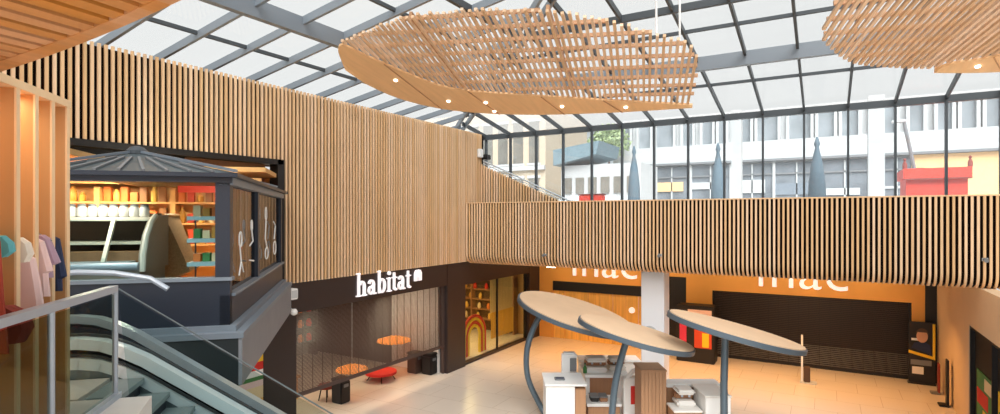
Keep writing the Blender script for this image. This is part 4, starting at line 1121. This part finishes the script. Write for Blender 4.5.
# round sign on the column and a small lamp under the slab
t = thing('round_sign', (cx-.1, cy-.4, -3.95), 'round pale sign fixed on the front of the white column', 'sign')
MB().lathe([(0, -.02), (.27, -.02), (.27, .02), (0, .02)], n=24, mx=Matrix.Translation((cx-.08, cy-.40, -3.9)) @ Matrix.Rotation(R(90), 4, 'X')).build('disc', 'lightgrey', t)
MB().lathe([(0, -.01), (.2, -.01), (.2, .01), (0, .01)], n=24, mx=Matrix.Translation((cx-.08, cy-.425, -3.93)) @ Matrix.Rotation(R(90), 4, 'X')).build('face', 'white', t)
p = onY(551, 267, 20)
t = thing('soffit_lamp', (p.x, 20, p.z), 'short white lamp under the slab at the left end of the parapet', 'lamp')
MB().box((p.x-.2, 19.95, p.z+.04), (p.x+.2, 20.05, -1.79)).build('housing', 'lightgrey', t); MB().box((p.x-.18, 19.96, p.z-.02), (p.x+.18, 20.04, p.z+.04)).build('diffuser', 'lamp', t)
# white speaker and dome under the slatted wall
p = onX(292, 294, WX+.1)
t = thing('wall_speaker', (p.x, p.y, p.z), 'small white box fixed under the end of the slatted wall', 'speaker')
MB().rbox((WX-.02, p.y-.12, p.z-.14), (WX+.2, p.y+.12, p.z+.14), .02).build('body', 'white', t); MB().box((WX+.2, p.y-.09, p.z-.1), (WX+.205, p.y+.09, p.z+.1)).build('grille', 'lightgrey', t)
p = onX(293, 312, WX+.1)
t = thing('security_camera', (p.x, p.y, p.z), 'small white camera on the dark pillar below the white box', 'camera')
MB().tube([(WX-.02, p.y, p.z+.08), (WX+.1, p.y, p.z+.04)], .03, 8).build('arm', 'lightgrey', t); MB().lathe([(.03, -.08), (.08, -.05), (.09, .02), (.05, .08)], (WX+.14, p.y, p.z), 14).build('dome', 'white', t)
p = onX(480, 156, WX)
t = thing('security_camera', (WX, 18.95, 2.5), 'dark and white camera high at the end of the slatted wall', 'camera')
MB().rbox((WX, 18.7, 2.38), (WX+.14, 18.95, 2.72), .02).build('box', 'white', t); MB().rbox((WX+.02, 18.98, 2.32), (WX+.26, 19.35, 2.52), .03).build('housing', 'black', t)

# ================================================================== STREET BEYOND THE GLASS
GS = -.75
# white office building opposite
BY = 40.0
b = thing('white_office_building', (5, BY, GS), 'long white building with bands of windows across the street', 'building')
bx0, bx1 = -13.6, 26
MB().box((bx0, BY+.3, GS), (bx1, BY+9, 7.1)).build('wall', 'facade', b)
s = MB(); s.box((bx0, BY-.15, 3.75), (bx1, BY+.3, 4.95)); s.build('white_band', 'facade', b)
s = MB(); s.box((bx0, BY-.25, 3.62), (bx1, BY+.3, 3.76)); s.build('band_edge', 'grey', b)
random.seed(3)
x = bx0+.3
while x < bx1-.5:
    wd = random.choice((.8, 1.0, .62, 1.35)); 
    f = MB().box((x, BY+.18, 5.0), (min(bx1, x+wd), BY+.3, 6.85)).build('window', 'facadeglass', b)
    for xq in (x, x+wd): MB().box((xq-.08, BY-.1, 4.95), (xq+.08, BY+.3, 6.85)).build('window_frame', 'facade', f)
    x += wd+random.choice((.26, .26, .5))
x = bx0+.3
while x < bx1:
    wd = 2.6
    if x < 3.6:
        f = MB().box((x, BY+.16, GS), (min(x+wd, bx1), BY+.3, 3.5)).build('shopfront', 'shopglass', b)
        MB().box((x, BY+.05, .95+random.random()), (x+wd*.8, BY+.2, 1.25+random.random()*.8+.4)).build('sign_band', random.choice(['facade', 'peach', 'lightgrey', 'ledge']), f)
        MB().box((x-.08, BY, GS), (x+.08, BY+.3, 3.6)).build('frame', 'facade', f)
        MB().box((x, BY+.05, 2.75), (x+wd, BY+.2, 2.85)).build('transom', 'grey', f)
        MB().box((x+wd*.5-.04, BY+.05, GS), (x+wd*.5+.04, BY+.2, 3.5)).build('mullion', 'lightgrey', f)
        MB().box((x+.2, BY+.06, GS), (x+wd*.42, BY+.15, .1+random.random()*.7)).build('window_display', random.choice(['goods3', 'ledge', 'offwhite', 'navy']), f)
    x += wd
f = MB().box((4.3, BY+.05, GS), (bx1, BY+.3, 3.6)).build('shopfront', 'peach', b)
MB().box((9.6, BY-.02, 1.3), (bx1, BY+.1, 2.8)).build('sign_band', 'pink', f); MB().box((4.5, BY-.02, GS), (6.2, BY+.1, 1.2)).build('shop_door', 'shopglass', f)
MB().box((9.4, BY-.6, .8), (14.5, BY+.1, 1.35)).build('awning', 'rosered', f); MB().box((9.8, BY-.02, GS), (14, BY+.06, .8)).build('window', 'shopglass', f)
# cream houses to the left
b = thing('cream_house', (-24, 36, GS), 'cream stone house with tall windows beyond the left of the glass', 'building')
hx0, hx1, hy = -36, -17.3, 36.0
MB().box((hx0, hy, GS), (hx1, hy+8, 7.9)).build('wall', 'beige', b)
x = hx0+.5
while x < hx1-1.2:
    for z in (-.2, 3.9):
        f = MB().box((x, hy-.06, z), (x+.8, hy+.02, z+3.0)).build('window', 'beigeglass', b)
        MB().box((x-.12, hy-.12, z-.15), (x+.92, hy-.0, z)).build('sill', 'facade', f)
        MB().box((x-.12, hy-.1, z+3.0), (x+.92, hy, z+3.2)).build('lintel', 'facade', f)
    x += 1.3
MB().box((hx0, hy-.25, 3.4), (hx1, hy, 3.7)).build('cornice', 'facade', b)
# low white shop with slate canopy and a tree
b = thing('low_white_building', (-14, 33, GS), 'low bright building with a slate roof behind the glass', 'building')
l0 = onY(560, 200, 33).x; l1 = onY(640, 200, 33).x
MB().box((l0, 33.2, GS), (l1, 37, 3.3)).build('wall', 'facade', b)
for k_ in range(6):
    xa_ = l0+.2+k_*(l1-l0-.2)/6; MB().box((xa_, 33.1, GS), (xa_+.55, 33.25, .75)).build('window', 'facadeglass', b); MB().box((xa_, 33.1, 1.5), (xa_+.55, 33.25, 2.5)).build('window', 'beigeglass', b)
MB().box((l0-.1, 33.0, .85), (l1, 33.2, 1.15)).build('sign_band', 'lightgrey', b)
s = MB(); s.prism([(l0-.3, 32.6, 3.3), (l0+2.6, 32.6, 3.9), (l0+2.8, 32.6, 4.7), (l0-.3, 32.6, 4.3)], (0, 4, 0)); s.build('roof', 'slate', b)
random.seed(11)
def tree(c, h, r, label):
    t = thing('street_tree', c, label, 'tree'); c = Vector(c)
    MB().tube([c, c+Vector((.05, 0, h*.45)), c+Vector((-.05, .05, h*.8))], [.14, .1, .06], 8).build('trunk', 'trunk', t)
    s = MB()
    for i in range(900):
        d = Vector((random.gauss(0, 1), random.gauss(0, 1), random.gauss(0, 1))).normalized()*r*random.random()**.4
        d.z *= .8; p = c+Vector((0, 0, h*.85))+d
        u = Vector((random.gauss(0, 1), random.gauss(0, 1), random.gauss(0, 1))).normalized()*.16; v = u.orthogonal().normalized()*.09
        s.quad(p-u, p-v, p+u, p+v)
    s.build('crown', 'leaf', t)
p = onY(600, 140, 38); tree((p.x+.6, 38.2, GS), 7.2, 1.55, 'pale green street tree beyond the slate roof')
# closed parasols on the terrace
def closed_parasol(c, h, label):
    t = thing('closed_parasol', c, label, 'parasol', 'closed terrace parasols')
    MB().lathe([(.03, h*.2), (.26, h*.22), (.3, h*.3), (.26, h*.55), (.17, h*.75), (.06, h*.9), (.1, h*.93), (.03, h)], c, 10).build('canopy', 'parasolcloth', t)
    MB().tube([c, (c[0], c[1], c[2]+h*.25)], .035, 8).build('pole', 'darksteel', t)
    MB().lathe([(.35, 0), (.35, .06), (.05, .1)], c, 16).build('base', 'grey', t)
    return t
for u, v, yq, lb in ((634, 146, 24.5, 'closed blue grey parasol on the terrace at the far left'), (718, 143, 24.0, 'closed blue grey parasol in the middle of the terrace'), (817, 137, 22.5, 'closed blue grey parasol nearest the red hut')):
    p = onY(u, v, yq); closed_parasol((p.x, yq, GS), p.z-GS, lb)
# white posts
for u, yq, wd, lb in ((737, 26, .2, 'tall white square post left on the terrace'), (876, 25.5, .26, 'tall white square post beside the red hut')):
    p = onY(u, 190, yq); t = thing('street_post', (p.x, yq, GS), lb, 'post')
    MB().box((p.x-wd, yq-wd, GS), (p.x+wd, yq+wd, 4.6)).build('shaft', 'facade', t); MB().box((p.x-wd-.08, yq-wd-.08, GS), (p.x+wd+.08, yq+wd+.08, GS+.2)).build('base', 'lightgrey', t)
# red market hut
ry = 27.0
a_ = onY(906, 190, ry).x; e_ = onY(968, 190, ry).x; zt = onY(936, 168, ry).z
t = thing('red_market_hut', ((a_+e_)/2, ry, GS), 'small red hut with a projecting eave outside the glass wall', 'hut')
MB().box((a_, ry, GS), (e_, ry+2, zt-.35)).build('body', 'red', t); MB().box((a_-.1, ry-.18, zt-.38), (e_+.1, ry+2.1, zt)).build('eave', 'red', t)
for xq in (a_-.05, e_+.05): MB().lathe([(.08, 0), (.08, .18), (.03, .3), (.06, .36), (.01, .42)], (xq, ry-.1, zt), 8).build('finial', 'rosered', t)
MB().box((a_-.1, ry-.2, zt-.44), (e_+.1, ry-.1, zt-.38)).build('eave_edge', 'rosered', t)
p = onY(915, 165, 29); q = onY(905, 120, 29)
t = thing('street_lamp', (p.x, 29.4, GS), 'thin leaning grey lamp post behind the red hut', 'lamp post')
MB().tube([(p.x+.3, 29.4, GS), (p.x, 29.4, p.z), (q.x, 29.4, q.z)], .07, 8).build('pole', 'grey', t); MB().rbox((q.x-.45, 29.3, q.z-.05), (q.x+.1, 29.5, q.z+.08), .03).build('lamp_head', 'lightgrey', t)
# benches / red planter strip at terrace
p = onY(592, 196, 23.5)
t = thing('terrace_planter', (p.x, 23.5, GS), 'low red planter box behind the parapet', 'planter')
MB().rbox((p.x-.55, 23.3, GS), (p.x+.55, 23.7, p.z+.05), .03).build('box', 'red', t); MB().rbox((p.x-.58, 23.27, p.z+.05), (p.x+.58, 23.73, p.z+.09), .01).build('rim', 'rosered', t)

# ================================================================== LIGHT
wd = bpy.data.worlds.new('World'); bpy.context.scene.world = wd; wd.use_nodes = True
nt = wd.node_tree; bg = nt.nodes['Background']
tc = nt.nodes.new('ShaderNodeTexCoord'); nz = nt.nodes.new('ShaderNodeTexNoise'); nz.inputs['Scale'].default_value = 2.2; nz.inputs['Detail'].default_value = 5
cr = nt.nodes.new('ShaderNodeValToRGB')
cr.color_ramp.elements[0].position = .38; cr.color_ramp.elements[0].color = lin((236, 239, 241))+(1,)
cr.color_ramp.elements[1].position = .62; cr.color_ramp.elements[1].color = lin((248, 248, 248))+(1,)
nt.links.new(tc.outputs['Generated'], nz.inputs['Vector']); nt.links.new(nz.outputs['Fac'], cr.inputs['Fac']); nt.links.new(cr.outputs['Color'], bg.inputs['Color'])
bg.inputs['Strength'].default_value = .88
def light(kind, name, loc, energy, color, size=.3, target=None, spot=None, sizey=None):
    l = bpy.data.lights.new(name, kind); l.energy = energy; l.color = color
    if kind == 'AREA':
        l.size = size
        if sizey: l.shape = 'RECTANGLE'; l.size_y = sizey
    elif kind == 'SUN': l.angle = size
    else: l.shadow_soft_size = size
    if spot: l.spot_size = spot; l.spot_blend = .7
    o = bpy.data.objects.new(name, l); C.objects.link(o); o.location = loc
    if target is not None: o.rotation_euler = (Vector(target)-Vector(loc)).to_track_quat('-Z', 'Y').to_euler()
    return o
light('SUN', 'sun', (5, -5.5, 16.5), 10.8, (1, .97, .94), R(50), (-2, 7, 0))
WARM = (1, .72, .42)
# ceiling downlights of the lower hall below the street slab, plus an added wall wash
for x in (-10.5, -8, -5.6, -3.2, -.8, 1.4):
    light('SPOT', 'hall_downlight', (x, 21.3, -1.9), 400, (1, .48, .14), .25, (x, 21.2, -6), R(118))
    light('AREA', 'added_wall_wash', (x, 22.9, -1.86), 17, (1, .74, .42), .6, (x, 24.3, -3.6))  # added without fixtures to brighten the orange wall
for y in (11.5, 15): light('AREA', 'shop_downlight', (-13.6, y, -2.4), 60, (1, .8, .55), .8, (-13.6, y, -6))
light('AREA', 'shop_downlight', (-16.5, 13, -2.4), 40, (1, .7, .5), 2, (-17, 13, -6))
for y in (18.8, 21.4): light('AREA', 'shop_downlight', (-14.6, y, -2.5), 130, (1, .68, .26), 1.2, (-14.6, y, -6))
for p, q in ((-4.5, 12.2), (-3.0, 12.2), (-6.5, 12.2)):
    l = PQ(p, q, .82); light('AREA', 'grocery_light', l, 200, (1, .82, .58), .9, l+Vector((0, 0, -1)))
l = PQ(-3.7, 9.45, .42); light('AREA', 'case_light', l, 26, (1, .86, .68), .5, l+Vector((-.2, .2, -1)))  # added lamp with no fixture, brightens the display case and jars
light('AREA', 'portal_light', (-.7, 27, -2.2), 30, (1, .75, .5), 3, (-.7, 27, -6))
l = PQ(-3.0, 4.9, .9); light('AREA', 'clothes_light', l, 34, (1, .78, .5), .8, l+Vector((0, 0, -1)))

# ================================================================== CAMERA
cam = bpy.data.cameras.new('camera'); co = bpy.data.objects.new('camera', cam); C.objects.link(co)
co.location = (0, 0, 0); co.rotation_euler = (R(90), 0, math.atan2(SA, CA))
cam.sensor_width = 36; cam.lens = 36*F/1000; cam.shift_y = .010; cam.clip_end = 400; cam.clip_start = .05
sc = bpy.context.scene; sc.camera = co
sc.view_settings.view_transform = 'Standard'; sc.view_settings.look = 'None'; sc.view_settings.exposure = 0; sc.view_settings.gamma = 1
sc.view_settings.use_curve_mapping = False
sc.cycles.max_bounces = 10; sc.cycles.transparent_max_bounces = 24; sc.cycles.diffuse_bounces = 5; sc.cycles.use_denoising = True
sc.cycles.sample_clamp_indirect = 6
